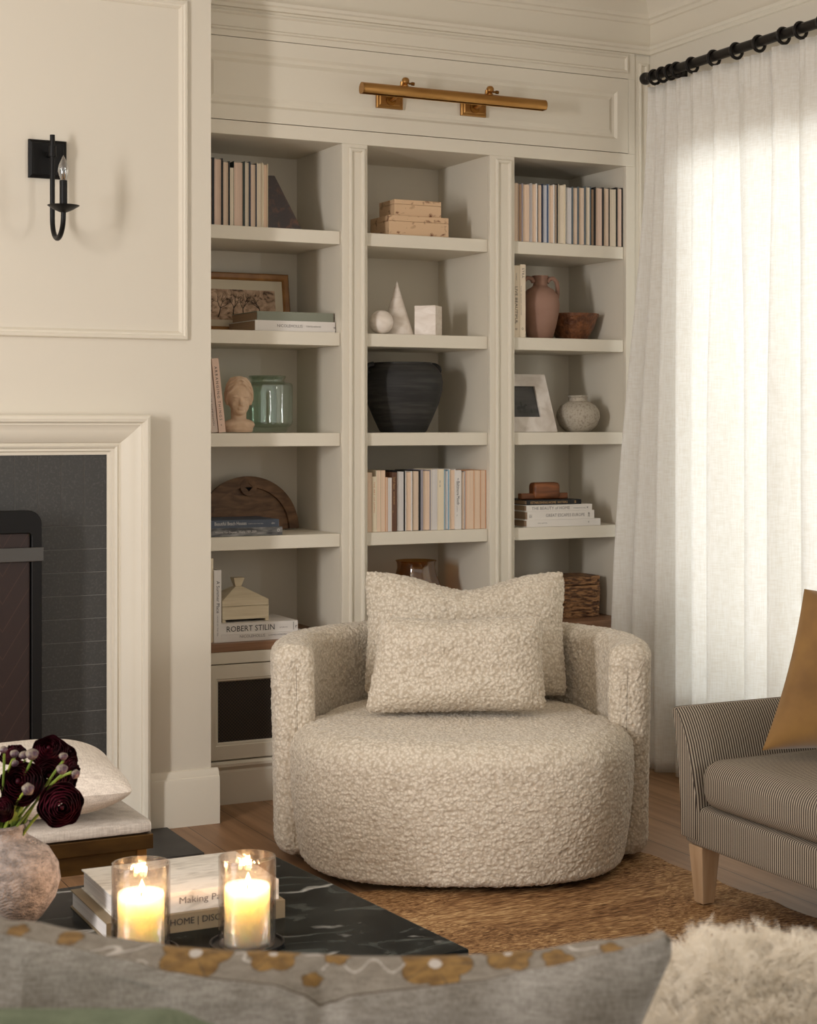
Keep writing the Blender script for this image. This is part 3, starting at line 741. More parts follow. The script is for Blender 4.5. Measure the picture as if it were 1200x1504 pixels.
def twig(m, p, ang, ln, r, dep):
    q = (p[0]+ln*cos(ang), p[1]+ln*sin(ang))
    q = (max(pw0, min(pw1, q[0])), max(ph0, min(ph1, q[1])))
    m.tube([(p[0], -.0022, p[1]), ((p[0]+q[0])/2+random.uniform(-.004, .004), -.0022, (p[1]+q[1])/2), (q[0], -.0022, q[1])], [r, r*.85, r*.7], 4, 1)
    if dep:
        for _ in range(3): twig(m, q, ang+random.uniform(-.9, .9), ln*random.uniform(.55, .8), r*.62, dep-1)
for x in (-.12, -.06, .0, .045, .12): twig(m, (x, ph0+.01), pi/2+random.uniform(-.35, .35), .038, .0024, 3)
m.build('print', [mp_, M('print_ink', (48, 36, 28), .8)], t)

xs0, xs1 = atY(374, 0, D+.05).x, min(2.606, atY(496, 0, D+.05).x)
flat_book(xs0, xs1, D+.045, SHZ[1], .0405, .27, 'white', 'brown', 'large white book with faint grey title, under a sage green book', 'books in front of the tree print',
          [('NICOLEHOLLIS', .09, .105, .011, .016, 2), ('CURATED INTERIORS', .21, .062, .006, .018, 2), ('w', .325, .009, .009, .014, 2)], rz=radians(2.0))
CV['sage'] = (130, 133, 118)
flat_book(atY(377, 0, D+.06).x, atY(490.5, 0, D+.06).x, D+.055, SHZ[1]+.0408, .034, .26, 'sage', 'brown', 'sage green cloth book lying on a large white book', 'books in front of the tree print', rz=radians(1.5))

# arranging books, bust, green jar
YB = D+.05
pa, pb_ = atY(321.8, 636, YB), atY(332, 636, YB); ptop = atY(310.7, 527, YB)
tl = -atan2(pa.x-ptop.x, ptop.z-SHZ[2]); hh = sqrt((pa.x-ptop.x)**2+(ptop.z-SHZ[2])**2)
w_ = (pb_.x-pa.x)
spine_book(pa.x, YB, SHZ[2]+.0005, w_*.98, hh, .19, 'pink', 'cream', 'pale pink book with spaced dark lettering leaning beside the terracotta bust', 'leaning books by the bust',
           [('A R R A N G I N G', .030, .118, .010, .0075, 1), ('T H I N G S', .158, .072, .010, .0075, 1), ('*', .245, .006, .006, .009, 1)], tilt=tl)
pa2 = atY(309.5, 636, YB)
CV['blush'] = (206, 186, 172)
spine_book(pa.x-.029, YB+.004, SHZ[2]+.0005, .0265, hh*.93, .18, 'blush', 'cream', 'grey-pink book with small dark lettering leaning half hidden at the wall', 'leaning books by the bust',
           [('A HOUSE COMPANION', .09, .14, .006, .010, 1)], tilt=tl)
terr = M('terracotta_bust', (216, 188, 160), .85, col2=(200, 170, 142), scale=(20, 20, 20), bump=.25, bscale=(240, 240, 240))
pc = atY(349, 636, D+.10)
t_b = MB()
def ell(m, c, r, n=20, k=14, rot=None):
    R = Matrix.Rotation(rot, 3, 'X') if rot else Matrix.Identity(3)
    def fn(u, v):
        a = 2*pi*u; p = pi*(v-.5)
        return Vector(c)+R @ Vector((r[0]*cos(a)*cos(p), r[1]*sin(a)*cos(p), r[2]*sin(p)))
    m.grid(n, k, fn, cu=True)
ell(t_b, (0, .002, .140), (.047, .056, .066), 28, 20)                    # skull
ell(t_b, (0, -.018, .110), (.037, .036, .047), 28, 18)                    # face mass
ell(t_b, (0, -.040, .078), (.017, .014, .013))                           # chin
for s in (-1, 1):
    ell(t_b, (s*.020, -.030, .106), (.015, .018, .018))                  # cheek
    ell(t_b, (s*.018, -.047, .1345), (.015, .007, .0045))                # brow
    ell(t_b, (s*.0175, -.0435, .1235), (.0085, .006, .0052))             # eyeball
    ell(t_b, (s*.045, .004, .118), (.006, .011, .016))                   # ear
    ell(t_b, (s*.0055, -.053, .1025), (.0045, .005, .0038))              # nostril
t_b.tube([(0, -.046, .136), (0, -.053, .120), (0, -.061, .106), (0, -.058, .101)], [.006, .0064, .0080, .006], 12)
ell(t_b, (0, -.0515, .0915), (.0135, .0065, .0030)); ell(t_b, (0, -.0515, .0860), (.0115, .0065, .0034))
t_b.tube([(0, .012, .095), (0, .012, .05), (0, .012, .02)], [.030, .029, .036], 24)
ell(t_b, (0, .008, .028), (.062, .038, .026)); t_b.lathe([(.050, 0), (.055, .012), (.040, .03)], 32, (0, .008, 0))
for s in (-1, 1):                                                        # waves of parted hair
    for i in range(9):
        a0 = radians(38+i*13)
        d0 = Vector((0, -cos(a0), sin(a0))); d1 = Vector((s*.93, .05+.06*i, -.36+.05*i)).normalized()
        ps = []
        for j in range(12):
            w = j/11
            d = d0.slerp(d1, w) if j else d0
            wob = 1.02+.035*sin(w*13+i*2.2)
            ps.append(Vector((d.x*.049*wob, .004+d.y*.058*wob, .140+d.z*.069*wob+.004*sin(w*11+i))))
        t_b.tube(ps, [.004]+[.0056]*10+[.004], 8)
t_b.tube([(.0, .05, .17), (.0, .07, .15), (0, .066, .125), (0, .05, .11)], [.018, .024, .022, .014], 16)
o = t_b.build('bust_statue', terr, None); o.location = (pc.x, pc.y-.015, SHZ[2]+.002); o.rotation_euler = (0, 0, radians(-12)); o.scale = (1.0, 1.0, 1.0)
sf = (atY(347, 553, D+.10).z-SHZ[2])/.214; o.scale = (sf, sf, sf)
md = o.modifiers.new('r', 'REMESH'); md.mode = 'VOXEL'; md.voxel_size = .0022; md.use_smooth_shade = True
md = o.modifiers.new('s', 'SMOOTH'); md.factor = .5; md.iterations = 1
tag(o, 'small terracotta bust of a classical woman between leaning books and green jar', 'bust')

pj = atY(392.5, 636, D+.22); s_ = atY(427, 0, D+.22).x-pj.x; z = SHZ[2]
zj = lambda py: atY(392.5, py, D+.22).z-SHZ[2]
def rib(a, zz): return 1-.035*abs(sin(a*10))**.7 if (zj(622) < zz < zj(567)) else 1.0
H = zj(552)
prof = [(0.001, .002), (s_*.74, .002), (s_*.78, .006), (s_*.80, .016), (s_*.97, .030), (s_, .036)]+[(s_, lerp(.038, zj(567), i/10)) for i in range(11)]+[(s_*.99, zj(566)+.002), (s_*.93, zj(566)+.008), (s_*.70, zj(562)), (s_*.66, zj(560)), (s_*.66, H-.016), (s_*.72, H-.008), (s_*.74, H-.004), (s_*.72, H), (s_*.68, H-.002), (s_*.60, H-.016)]
inner = [(s_*.62, zj(562)), (s_*.90, zj(567)), (s_*.94, zj(570)), (s_*.94, .040), (s_*.75, .022), (.001, .018)]
o = MB().lathe(prof+inner, 80, rf=rib).build('glass_jar', glass_green, None); o.location = (pj.x, pj.y, SHZ[2]+.0003)
tag(o, 'pale green ribbed glass jar with a wide lip behind the bust', 'jar')

# half-round wooden board and two books
wood_dark = M('carved_dark_wood', (126, 94, 66), .65, col2=(84, 60, 41), scale=(9, 40, 40), detail=6, dist=.8, bump=.35, bscale=(40, 90, 90), bdist=.003)
YW = 6.20
pr_ = atY(437, 778, YW); pt_ = atY(366, 701, YW); hb_ = pt_.z-SHZ[3]; wb = pr_.x-pt_.x
t = thing('wooden_tray', 'half-round dark carved wooden tray leaning behind two coffee table books', 'tray', (pt_.x-.006, YW-.03, SHZ[3]+.0045), rot=(radians(-8), 0, 0))
arc = [(wb*cos(a), hb_*sin(a)**.92*1.01) for a in [pi*i/40 for i in range(41)]]
arc_in = [(wb*.80*cos(a), hb_*.80*sin(a)**.92) for a in [pi*i/40 for i in range(41)]]
m = MB()
for i in range(40):
    A, B, Cc, Dd = arc[i], arc[i+1], arc_in[i+1], arc_in[i]
    zf_ = lambda p: max(0, p[1])
    m.add([(A[0], 0, zf_(A)), (B[0], 0, zf_(B)), (Cc[0], -.003, zf_(Cc)), (Dd[0], -.003, zf_(Dd)), (A[0], .03, zf_(A)), (B[0], .03, zf_(B)), (Cc[0], .014, zf_(Cc)), (Dd[0], .014, zf_(Dd))],
          [(0, 3, 2, 1), (0, 1, 5, 4), (3, 7, 6, 2)], 0, False)
m.build('rim', wood_dark, t)
MB().prism([(a_, max(0, b_)) for a_, b_ in arc_in], .012, .03).build('board', wood_dark, t)
rg = [(.034*cos(a), .034*sin(a)) for a in [2*pi*i/24 for i in range(24)]]
m = MB(); zc_ = hb_*.80
for i in range(24):
    j = (i+1) % 24; dm = lambda a: (.017*(abs(cos(a))+abs(sin(a)))**-1)
    A, B = rg[i], rg[j]; ai, aj = 2*pi*i/24, 2*pi*j/24
    Cc, Dd = (dm(aj)*cos(aj), dm(aj)*sin(aj)), (dm(ai)*cos(ai), dm(ai)*sin(ai))
    m.add([(A[0], -.004, zc_+A[1]), (B[0], -.004, zc_+B[1]), (Cc[0], -.006, zc_+Cc[1]), (Dd[0], -.006, zc_+Dd[1]), (A[0], .013, zc_+A[1]), (B[0], .013, zc_+B[1]), (Cc[0], .010, zc_+Cc[1]), (Dd[0], .010, zc_+Dd[1])],
          [(0, 3, 2, 1), (0, 1, 5, 4), (3, 7, 6, 2)])
m.add([(-.018, .0105, zc_-.018), (.018, .0105, zc_-.018), (.018, .0105, zc_+.018), (-.018, .0105, zc_+.018)], [(0, 1, 2, 3)], 1)  # dark square coloured in as the shade inside the pierced hole
m.build('carved_ring', [wood_dark, soot_hole_black], t)
YK = D+.03
GK = 'books before the half-round tray'
xk = 2.086
zt1 = atY(412, 773.5, YK).z-SHZ[3]
mottle = M('mottled_grey_cover', (60, 60, 62), .6, col2=(150, 148, 146), scale=(16, 16, 60), detail=5, lo=.4, hi=.7); _mc[('c', 'mottle')] = mottle
CV['slateblue'] = (70, 78, 92)
xe1 = atY(414.8, 0, YK).x; xe2 = atY(409.7, 0, YK).x
ofs = atY(316, 0, YK).x-xk
flat_book(xk, xe1, YK, SHZ[3], zt1, .24, 'mottle', 'white', 'mottled grey coffee table book under a slate blue one', GK,
          [('Vincent Van Duysen', ofs, .085, .010, .010, 1), ('Works 1989-2009', ofs+.092, .07, .010, .011, 1), ('o', xe1-xk-.022, .011, .011, .013, 1)], ink=[ink_light, ink_light])
zt2 = atY(409, 762.5, YK).z-SHZ[3]-zt1
flat_book(xk, xe2, YK, SHZ[3]+zt1+.0003, zt2, .23, 'slateblue', 'white', 'slate blue coffee table book with pale title on a mottled grey one', GK,
          [('Beautiful Beach Houses', ofs-.002, .125, .013, .010, 1), ('LIVING BY THE SEA', ofs+.130, .06, .003, .012, 1), ('abc', xe2-xk-.03, .014, .007, .011, 1)], ink=[ink_light, ink_light])

# counter level, left bay
YL = D+.012
xw = atY(314.5, 0, YL).x; xw2 = atY(325.3, 0, YL).x
hw = atY(320, 837.5, YL).z-ZK
spine_book(xw, YL, ZK, xw2-xw-.0005, hw, .22, 'white', 'white', 'white book with grey lettering standing left of the lidded box', 'standing books on the counter',
           [('A Summer Place', .04, .118, .0125, .009, 1), ('HOMES BY THE SEA', .168, .075, .005, .011, 2), ('v', .275, .008, .007, .010, 2)], ink=[ink_dark, ink_grey])
hw2 = atY(312, 820.5, YL+.01).z-ZK
spine_book(xw-.024, YL+.008, ZK, .0235, hw2, .22, 'cream', 'cream', 'tall cream book half hidden behind the chimney corner', 'standing books on the counter')
xq0 = xw2; xq1, xq2 = atY(448.5, 0, YL).x, atY(438.5, 0, YL).x
zq1 = atY(447, 926, YL).z-ZK; zq2 = atY(437, 911.5, YL).z-ZK-zq1
GN = 'books lying on the counter'
flat_book(xq0, xq1, YL, ZK, zq1, .26, 'white', 'white', 'white book with faint grey title lying directly on the counter', GN,
          [('NICOLEHOLLIS', .072, .100, .0105, .013, 2), ('CURATED INTERIORS', .185, .072, .005, .015, 2), ('w', .275, .010, .010, .013, 2)], rz=0)
flat_book(xq0+.001, xq2, YL+.008, ZK+zq1+.0003, zq2, .25, 'white', 'white', 'white book with bold black title lying under the lidded box', GN,
          [('ROBERT STILIN', .022, .190, .021, .009, 1), ('INTERIORS', .232, .034, .004, .014, 2), ('|', .288, .0015, .03, .004, 1), ('r', .297, .007, .009, .012, 1)])
zbx = ZK+zq1+zq2+.0006
YX = D+.06
xb0, xb1 = atY(326.5, 0, YX).x, atY(395, 0, YX).x
zt_ = atY(394, 880, YX).z; zl_ = atY(394, 888, YX).z; zp_ = atY(345, 861, YX+.09).z; zkn = atY(345, 848, YX+.09).z
t = thing('lidded_box', 'pale wood box with a pyramid lid and flared knob on the white books', 'box', ((xb0+xb1)/2, YX+.09, zbx)); org = ((xb0+xb1)/2, YX+.09, zbx)
shag = M('shagreen_wood', (220, 206, 178), .6, col2=(206, 190, 160), scale=(8, 60, 120))
m = MB().box(xb0, xb1, YX, YX+.18, zbx+.010, zl_-.001)
for x in (xb0, xb1-.014):
    m.box(x, x+.014, YX, YX+.18, zbx, zbx+.010)
m.build('body', shag, t, org, bevel=.002)
cxb, cyb = org[0], org[1]
m = MB(); hx_, hy_ = (xb1-xb0)/2, .09
vs = [(cxb-hx_, cyb-hy_, zl_), (cxb+hx_, cyb-hy_, zl_), (cxb+hx_, cyb+hy_, zl_), (cxb-hx_, cyb+hy_, zl_)]
vs += [(x, y, zt_) for x, y, _ in vs]; e = .014
vs += [(cxb-e, cyb-e, zp_), (cxb+e, cyb-e, zp_), (cxb+e, cyb+e, zp_), (cxb-e, cyb+e, zp_)]
m.add(vs, [(0, 3, 2, 1)]+[(i+o_, (i+1) % 4+o_, (i+1) % 4+4+o_, i+4+o_) for o_ in (0, 4) for i in range(4)]+[(8, 9, 10, 11)])
ld = m.build('lid', shag, t, org, bevel=.0015)
m = MB(); e1, e2 = .011, .022
vs = [(cxb+a*e1, cyb+b*e1, zp_-.002) for a, b in ((-1, -1), (1, -1), (1, 1), (-1, 1))]+[(cxb+a*e2, cyb+b*e2, zkn) for a, b in ((-1, -1), (1, -1), (1, 1), (-1, 1))]
m.add(vs, [(0, 3, 2, 1), (4, 5, 6, 7)]+[(i, (i+1) % 4, (i+1) % 4+4, i+4) for i in range(4)])
m.build('knob', shag, ld, org, bevel=.0015)

# ------------------------------------------------------------------ middle bay objects
burl = M('light_burl', (212, 178, 142), .4, col2=(118, 72, 42), scale=(30, 30, 44), detail=3, dist=.4, lo=.585, hi=.72)
def burl_box(pf0, pf1, pbk, pt, pl_, zb, Y, lab):
    xa, xb = atY(pf0, 0, Y).x, atY(pf1, 0, Y).x; dep = min(.2, xa/ratio(pbk)-Y)
    zt_ = atY((pf0+pf1)/2, pt, Y).z; zs_ = lerp(zb, zt_, .72)
    t = thing('wooden_box', lab, 'box', ((xa+xb)/2, Y, zb), group='burl wood boxes'); org = ((xa+xb)/2, Y, zb)
    MB().box(xa, xb, Y, Y+dep, zb, zs_-.0006).build('body', burl, t, org, bevel=.0015)
    MB().box(xa, xb, Y, Y+dep, zs_, zt_).build('lid', burl, t, org, bevel=.0015)
    return zt_
zt1 = burl_box(571.5, 659, 544, 318, 0, SHZ[0], D+.05, 'large light burl wood box carrying a smaller one in the middle bay')
burl_box(579.5, 648, 557, 294.5, 0, zt1+.0003, D+.065, 'small knotty burl wood box on top of a larger one')
alab = M('alabaster', (240, 230, 220), .45, col2=(218, 204, 190), scale=(12, 12, 30), detail=5, dist=1.0)
Yq = D+.10
ps = atY(560, 489, Yq-.03); r_ = (atY(576, 0, Yq-.03).x-ps.x)
m = MB(); ell(m, (0, 0, r_), (r_, r_, r_), 40, 24); o = m.build('stone_sphere', alab); o.location = (ps.x, ps.y, SHZ[1]); tag(o, 'small pale alabaster ball beside the stone cone', 'ornament', 'alabaster shapes')
pc = atY(583, 489, Yq+.04); hcn = atY(579, 413.5, Yq+.04).z-SHZ[1]; rcn = atY(605.5, 0, Yq+.04).x-pc.x
o = MB().lathe([(rcn, 0), (rcn*.5, hcn*.5), (.0015, hcn), (.0001, hcn+.0005)], 48).build('stone_cone', alab); o.location = (pc.x, pc.y, SHZ[1]); tag(o, 'tall pale alabaster cone between the ball and the cube', 'ornament', 'alabaster shapes')
pq = atY(629, 490, Yq); sq = .088
o = MB().box(-sq/2, sq/2, -sq/2, sq/2, 0, atY(629, 448.5, Yq-.04).z-SHZ[1]).build('stone_cube', alab, bevel=.002); o.location = (pq.x, pq.y, SHZ[1]); o.rotation_euler = (0, 0, radians(-44)); tag(o, 'pale alabaster cube standing right of the cone', 'ornament', 'alabaster shapes')

clay_black = M('black_clay', (34, 33, 32), .7, col2=(66, 63, 60), scale=(5, 5, 60), detail=6, lo=.45, hi=.75, bump=.3, bscale=(20, 20, 160), bdist=.002)
Yp = D+.19
pp = atY(592, 636, Yp); R = (atY(647, 0, Yp).x-atY(540, 0, Yp).x)/2*.985; H = atY(592, 532, Yp-.05).z-SHZ[2]
t = thing('clay_pot', 'large rounded black clay pot with small lug handles', 'pot', (pp.x, pp.y, SHZ[2]))
pf_ = [(.001, .0), (.56, .0), (.60, .03), (.74, .20), (.90, .42), (.985, .60), (1.0, .72), (.97, .82), (.88, .91), (.78, .965), (.74, .975), (.73, 1.0), (.69, 1.0), (.67, .97), (.80, .9), (.9, .7), (.5, .06), (.001, .05)]
MB().lathe([(a*R, b*H) for a, b in pf_], 72).build('body', clay_black, t)
for s in (-1, 1):
    MB().tube([(s*(R*.82)+s*.032*sin(a)*1.0, .0+0*a, H*.90+.020*cos(a)) for a in [pi*i/10 for i in range(11)]], .010, 12).build('lug_handle', clay_black, t)

pa_ = atY(611, 822, D+.20); R = (atY(637.5, 0, D+.20).x-pa_.x); H = atY(611, 823, D+.20).z-ZK
prof = [(.001, .002), (R*.9, .002), (R*1.25, .03), (R*1.35, .09), (R*1.28, .15), (R*1.0, H-.055), (R*.93, H-.03), (R*.95, H-.008), (R*1.02, H), (R*.98, H-.001), (R*.88, H-.02), (R*1.2, .15), (R*1.28, .09), (R*1.18, .03), (.001, .012)]
o = MB().lathe(prof, 56).build('glass_vase', glass_amber); o.location = (pa_.x, pa_.y, ZK+.0003); tag(o, 'amber brown glass vase behind the boucle chair back', 'vase')

# ------------------------------------------------------------------ right bay objects
xl0, xl1, xl2 = 3.3665, atY(763.6, 0, D+.03).x, atY(772, 0, D+.03).x
hl1 = atY(760, 390, D+.03).z-SHZ[1]; hl2 = atY(768, 388.5, D+.03).z-SHZ[1]
CV['ivory'] = (224, 208, 184)
GL = 'standing books left of the jug'
spine_book(xl0, D+.03, SHZ[1], xl1-xl0-.0004, hl1, .2, 'ivory', 'cream', 'ivory book with large serif title, at the pilaster beside another', GL, [('LIVE BEAUTIFUL', .085, .150, .0115, .0185, 1), ('ATHENA', .03, .03, .005, .022, 2), ('o', .252, .008, .008, .020, 1)])
spine_book(xl1, D+.03, SHZ[1], xl2-xl1-.0004, hl2, .2, 'ivory', 'cream', 'ivory book with short title at its top, next to the jug', GL, [('STILL', .014, .042, .011, .010, 1), ('THE SLOW HOME', .085, .12, .004, .004, 2), ('O', .255, .009, .009, .008, 1)])
clay = M('pink_clay', (152, 118, 102), .85, col2=(136, 102, 84), scale=(6, 6, 9), bump=.2, bscale=(160, 160, 160))
Yv = D+.13
pv = atY(793.5, 493, Yv); R = atY(818, 0, Yv).x-pv.x; H = atY(789, 405, Yv).z-SHZ[1]
t = thing('two_handled_jug', 'pinkish brown clay amphora with two loop handles', 'jug', (pv.x, pv.y, SHZ[1]))
pf_ = [(.001, 0), (.60, 0), (.66, .03), (.85, .25), (.98, .45), (1.0, .55), (.92, .68), (.70, .78), (.48, .815), (.38, .84), (.35, .90), (.36, .96), (.42, .985), (.42, 1.0), (.36, 1.0), (.29, .95), (.28, .86), (.5, .7), (.001, .65)]
MB().lathe([(a*R, b*H) for a, b in pf_], 56).build('body', clay, t)
for s in (-1, 1):
    ps_ = [(s*R*.36, 0, H*.90), (s*R*.50, 0, H*.955), (s*R*.72, 0, H*.965), (s*R*.90, 0, H*.91), (s*R*.97, 0, H*.82), (s*R*.96, 0, H*.72), (s*R*.91, 0, H*.66)]
    o = MB().tube(ps_, [.0105, .010, .009, .009, .009, .009, .011], 12).build('handle', clay, t); o.rotation_euler = (0, 0, -.15)
bowl_m = M('carved_bowl', (126, 78, 46), .45, col2=(88, 50, 28), scale=(40, 40, 40), lo=.4, hi=.6, bump=.8, bscale=(95, 95, 95), bdist=.004, voro=True)
pw = atY(840, 494, D+.22); R = atY(873.5, 0, D+.22).x-pw.x; H = atY(840, 460.5, D+.18).z-SHZ[1]
o = MB().lathe([(.001, 0), (R*.55, 0), (R*.56, .008), (R*.62, .018), (R*.82, H*.5), (R*.94, H*.86), (R, H*.95), (R, H), (R*.95, H), (R*.78, H*.55), (R*.5, .02), (.001, .015)], 56).build('bowl', bowl_m)
o.location = (pw.x, pw.y, SHZ[1]); tag(o, 'brown carved bowl beside the clay amphora', 'bowl')

# marble photo frame
Yf = D+.05
t = thing('photo_frame', 'thick white marble photo frame holding a grey picture of a rider', 'photo frame', (3.372, Yf, SHZ[2]), rot=(0, 0, 0))
marb_w = M('white_marble', (226, 218, 210), .4, col2=(196, 184, 172), scale=(8, 8, 10), detail=6, dist=1.5)
lean = .085; pB = atY(819.5, 632, Yf).x-3.372; pT = atY(800.5, 550, Yf+lean); hF = pT.z-SHZ[2]; dX = pT.x-3.372
# parallelogram block that leans back: bottom edge at Yf, top edge set back
slope = lean/hF
def fp(x, z, n): return (x, z*slope+n, z)
m = MB()
ox = [(-.0035+.0, 0), (pB, 0), (pB, hF), (0, hF)]
ox = [(0, 0), (pB, 0), (pB-.012, hF), (0, hF)]
ix = [(.0, .062), (pB-.066, .062), (pB-.071, hF-.050), (0.0, hF-.050)]
ix = [(.018, .062), (pB-.066, .062), (pB-.071, hF-.050), (.013, hF-.050)]
vs = [fp(a, b, 0) for a, b in ox]+[fp(a, b, 0) for a, b in ix]+[fp(a, b, .045) for a, b in ox]+[fp(a, b, .012) for a, b in ix]
fs = []
for i in range(4):
    j = (i+1) % 4; fs += [(i, j, 4+j, 4+i), (i, 8+i, 8+j, j), (4+i, 4+j, 12+j, 12+i)]
fs += [(8, 11, 10, 9)]
m.add(vs, fs); m.build('frame', marb_w, t, bevel=.0015)
m = MB(); m.add([fp(a, b, .011) for a, b in ix], [(0, 1, 2, 3)], 0)
cxh, zh = (ix[0][0]+ix[1][0])/2-.006, .092
def blob(pts): m.add([fp(cxh+a, zh+b, .0105) for a, b in pts], [list(range(len(pts)))], 1)
blob([(-.024, .006), (-.018, .014), (.004, .013), (.013, .018), (.020, .024), (.026, .019), (.025, .014), (.019, .014), (.014, .004), (-.014, .003), (-.022, -.002)])
for x in (-.019, -.012, .005, .011): blob([(x, .006), (x+.004, .006), (x+.003, -.016), (x+.001, -.016)])
blob([(-.005, .012), (.003, .012), (.002, .026), (.0, .032), (-.004, .032), (-.005, .026)])
blob([(.036, -.006), (.042, .002), (.048, -.004), (.046, -.014), (.038, -.014)])
m.build('photo', [M('grey_photo', (84, 82, 80), .6, col2=(58, 57, 56), scale=(6, 6, 30), detail=5), M('photo_dark', (40, 40, 41), .4)], t)
stone_gl = M('speckled_stone', (178, 168, 152), .75, col2=(140, 128, 114), scale=(120, 120, 120), detail=3, lo=.5, hi=.72, bump=.2, bscale=(60, 60, 120))
pv = atY(849, 632, D+.14); R = atY(876, 0, D+.14).x-pv.x; H = atY(849, 581, D+.14).z-SHZ[2]
o = MB().lathe([(a*R, b*H) for a, b in [(.001, 0), (.52, 0), (.60, .02), (.86, .18), (1.0, .40), (.98, .55), (.82, .72), (.55, .82), (.41, .85), (.40, .93), (.46, .97), (.46, 1.0), (.40, 1.0), (.34, .93), (.36, .84), (.7, .6), (.001, .5)]], 56).build('stone_vase', stone_gl)
o.location = (pv.x, pv.y, SHZ[2]); tag(o, 'small round speckled grey vase beside the marble photo frame', 'vase')

# stack of four books with a wooden object
YS = D+.02; xl = 3.40; GS = 'stack of books on the lower right shelf'
def sx(px, Y=YS): return atY(px, 0, Y).x
zz = SHZ[3]
z4 = [atY(820, v, YS).z for v in (763, 750.5, 741.3, 734.0)]
th4 = [z4[0]-zz, z4[1]-z4[0], z4[2]-z4[1], z4[3]-z4[2]]
xs_l = sx(774.5)
CV['offwhite'] = (226, 220, 212)
flat_book(sx(774), sx(882), YS, zz, th4[0], .26, 'offwhite', 'brown', 'white book at the bottom of the stack on the lower right shelf', GS, [('stay awhile', .05, .045, .006, .012, 2), ('w', .29, .006, .006, .012, 1)])
flat_book(sx(776), sx(874), YS+.006, z4[0]+.0002, th4[1]-.0004, .25, 'offwhite', 'brown', 'white book with large grey capitals, second from the bottom of the stack', GS, [('GREAT ESCAPES EUROPE', .086, .185, .0125, .011, 2), ('iii', .008, .012, .014, .009, 2), ('m', .288, .007, .018, .007, 1)])
flat_book(sx(775), sx(871), YS+.008, z4[1]+.0002, th4[2]-.0004, .24, 'offwhite', 'brown', 'white book with pale grey title, second from the top of the stack', GS, [('THE BEAUTY of HOME', .024, .180, .012, .006, 2), ('TRADITION', .22, .06, .004, .008, 2), ('x', .285, .008, .007, .008, 1)])
flat_book(sx(776), sx(856), YS+.012, z4[2]+.0002, th4[3]-.0004, .22, 'black', 'brown', 'black book with gold title on top of the stack', GS, [('ESTABLISHING HOME', .018, .120, .0095, .005, 1), ('SISTERS', .145, .048, .008, .006, 1), ('s', .225, .009, .010, .005, 1)], ink=[ink_gold, ink_gold])
teak = M('teak_object', (140, 84, 46), .5, col2=(96, 54, 28), scale=(7, 50, 50), detail=6, dist=.6)
zt_ = z4[3]+.0002; Yo = YS+.05
xo0, xo1, xo2, xo3 = atY(768.5, 0, Yo).x, atY(786, 0, Yo).x, atY(824, 0, Yo).x, atY(837, 0, Yo).x
t = thing('wooden_ornament', 'reddish brown interlocking wooden block ornament on the black book', 'ornament', ((xo1+xo2)/2, Yo+.03, zt_)); org = ((xo1+xo2)/2, Yo+.03, zt_)
MB().rbox(xo1, xo2, Yo, Yo+.06, zt_, atY(805, 708.5, Yo).z, .016, 10).build('upright_block', teak, t, org, merge=True)
MB().box(xo0, xo3, Yo+.014, Yo+.046, zt_+.0005, atY(805, 724.5, Yo).z).build('cross_bar', teak, t, org, bevel=.004)

# lidded basket on the counter
wick = M('wicker', (158, 116, 76), .7, col2=(84, 55, 34), scale=(30, 30, 130), lo=.42, hi=.58, bump=.8, bscale=(40, 40, 150), bdist=.004)
Yk = D+.10
xk0, xk1 = atY(822, 0, Yk).x, atY(887, 0, Yk).x; hk = atY(858, 847, Yk).z-ZK
t = thing('wicker_basket', 'brown woven lidded basket on the counter behind the chair cushion', 'basket', ((xk0+xk1)/2, Yk+.09, ZK))
hw_, hd_ = (xk1-xk0)/2, .09
def bask(zlo, zhi, rows, grow, amp):
    m = MB(); nA = 150; nZ = rows*4+1
    def fn(u, v):
        a = 2*pi*u; e = .45
        c, s = cos(a), sin(a)
        x = (abs(c)**e)*(1 if c > 0 else -1); y = (abs(s)**e)*(1 if s > 0 else -1)
        rowi = v*rows; k = 1+grow*v+amp*(abs(sin(pi*rowi))*.6+.5*sin(a*26+pi*int(min(rows-1, rowi))))
        return (x*hw_*k*.95, y*hd_*k*.95, lerp(zlo, zhi, v))
    m.grid(nA, nZ, fn, cu=True)
    o = len(m.v); m.v += [Vector((0, 0, zlo)), Vector((0, 0, zhi))]
    for i in range(nA):
        j = (i+1) % nA
        m.f += [[i*nZ, o, j*nZ], [i*nZ+nZ-1, j*nZ+nZ-1, o+1]]; m.m += [0, 0]; m.sm += [True, True]
    return m
bask(0, hk*.78, 9, .05, .045).build('body', wick, t); bask(hk*.80, hk, 2, .01, .06).build('lid', wick, t)

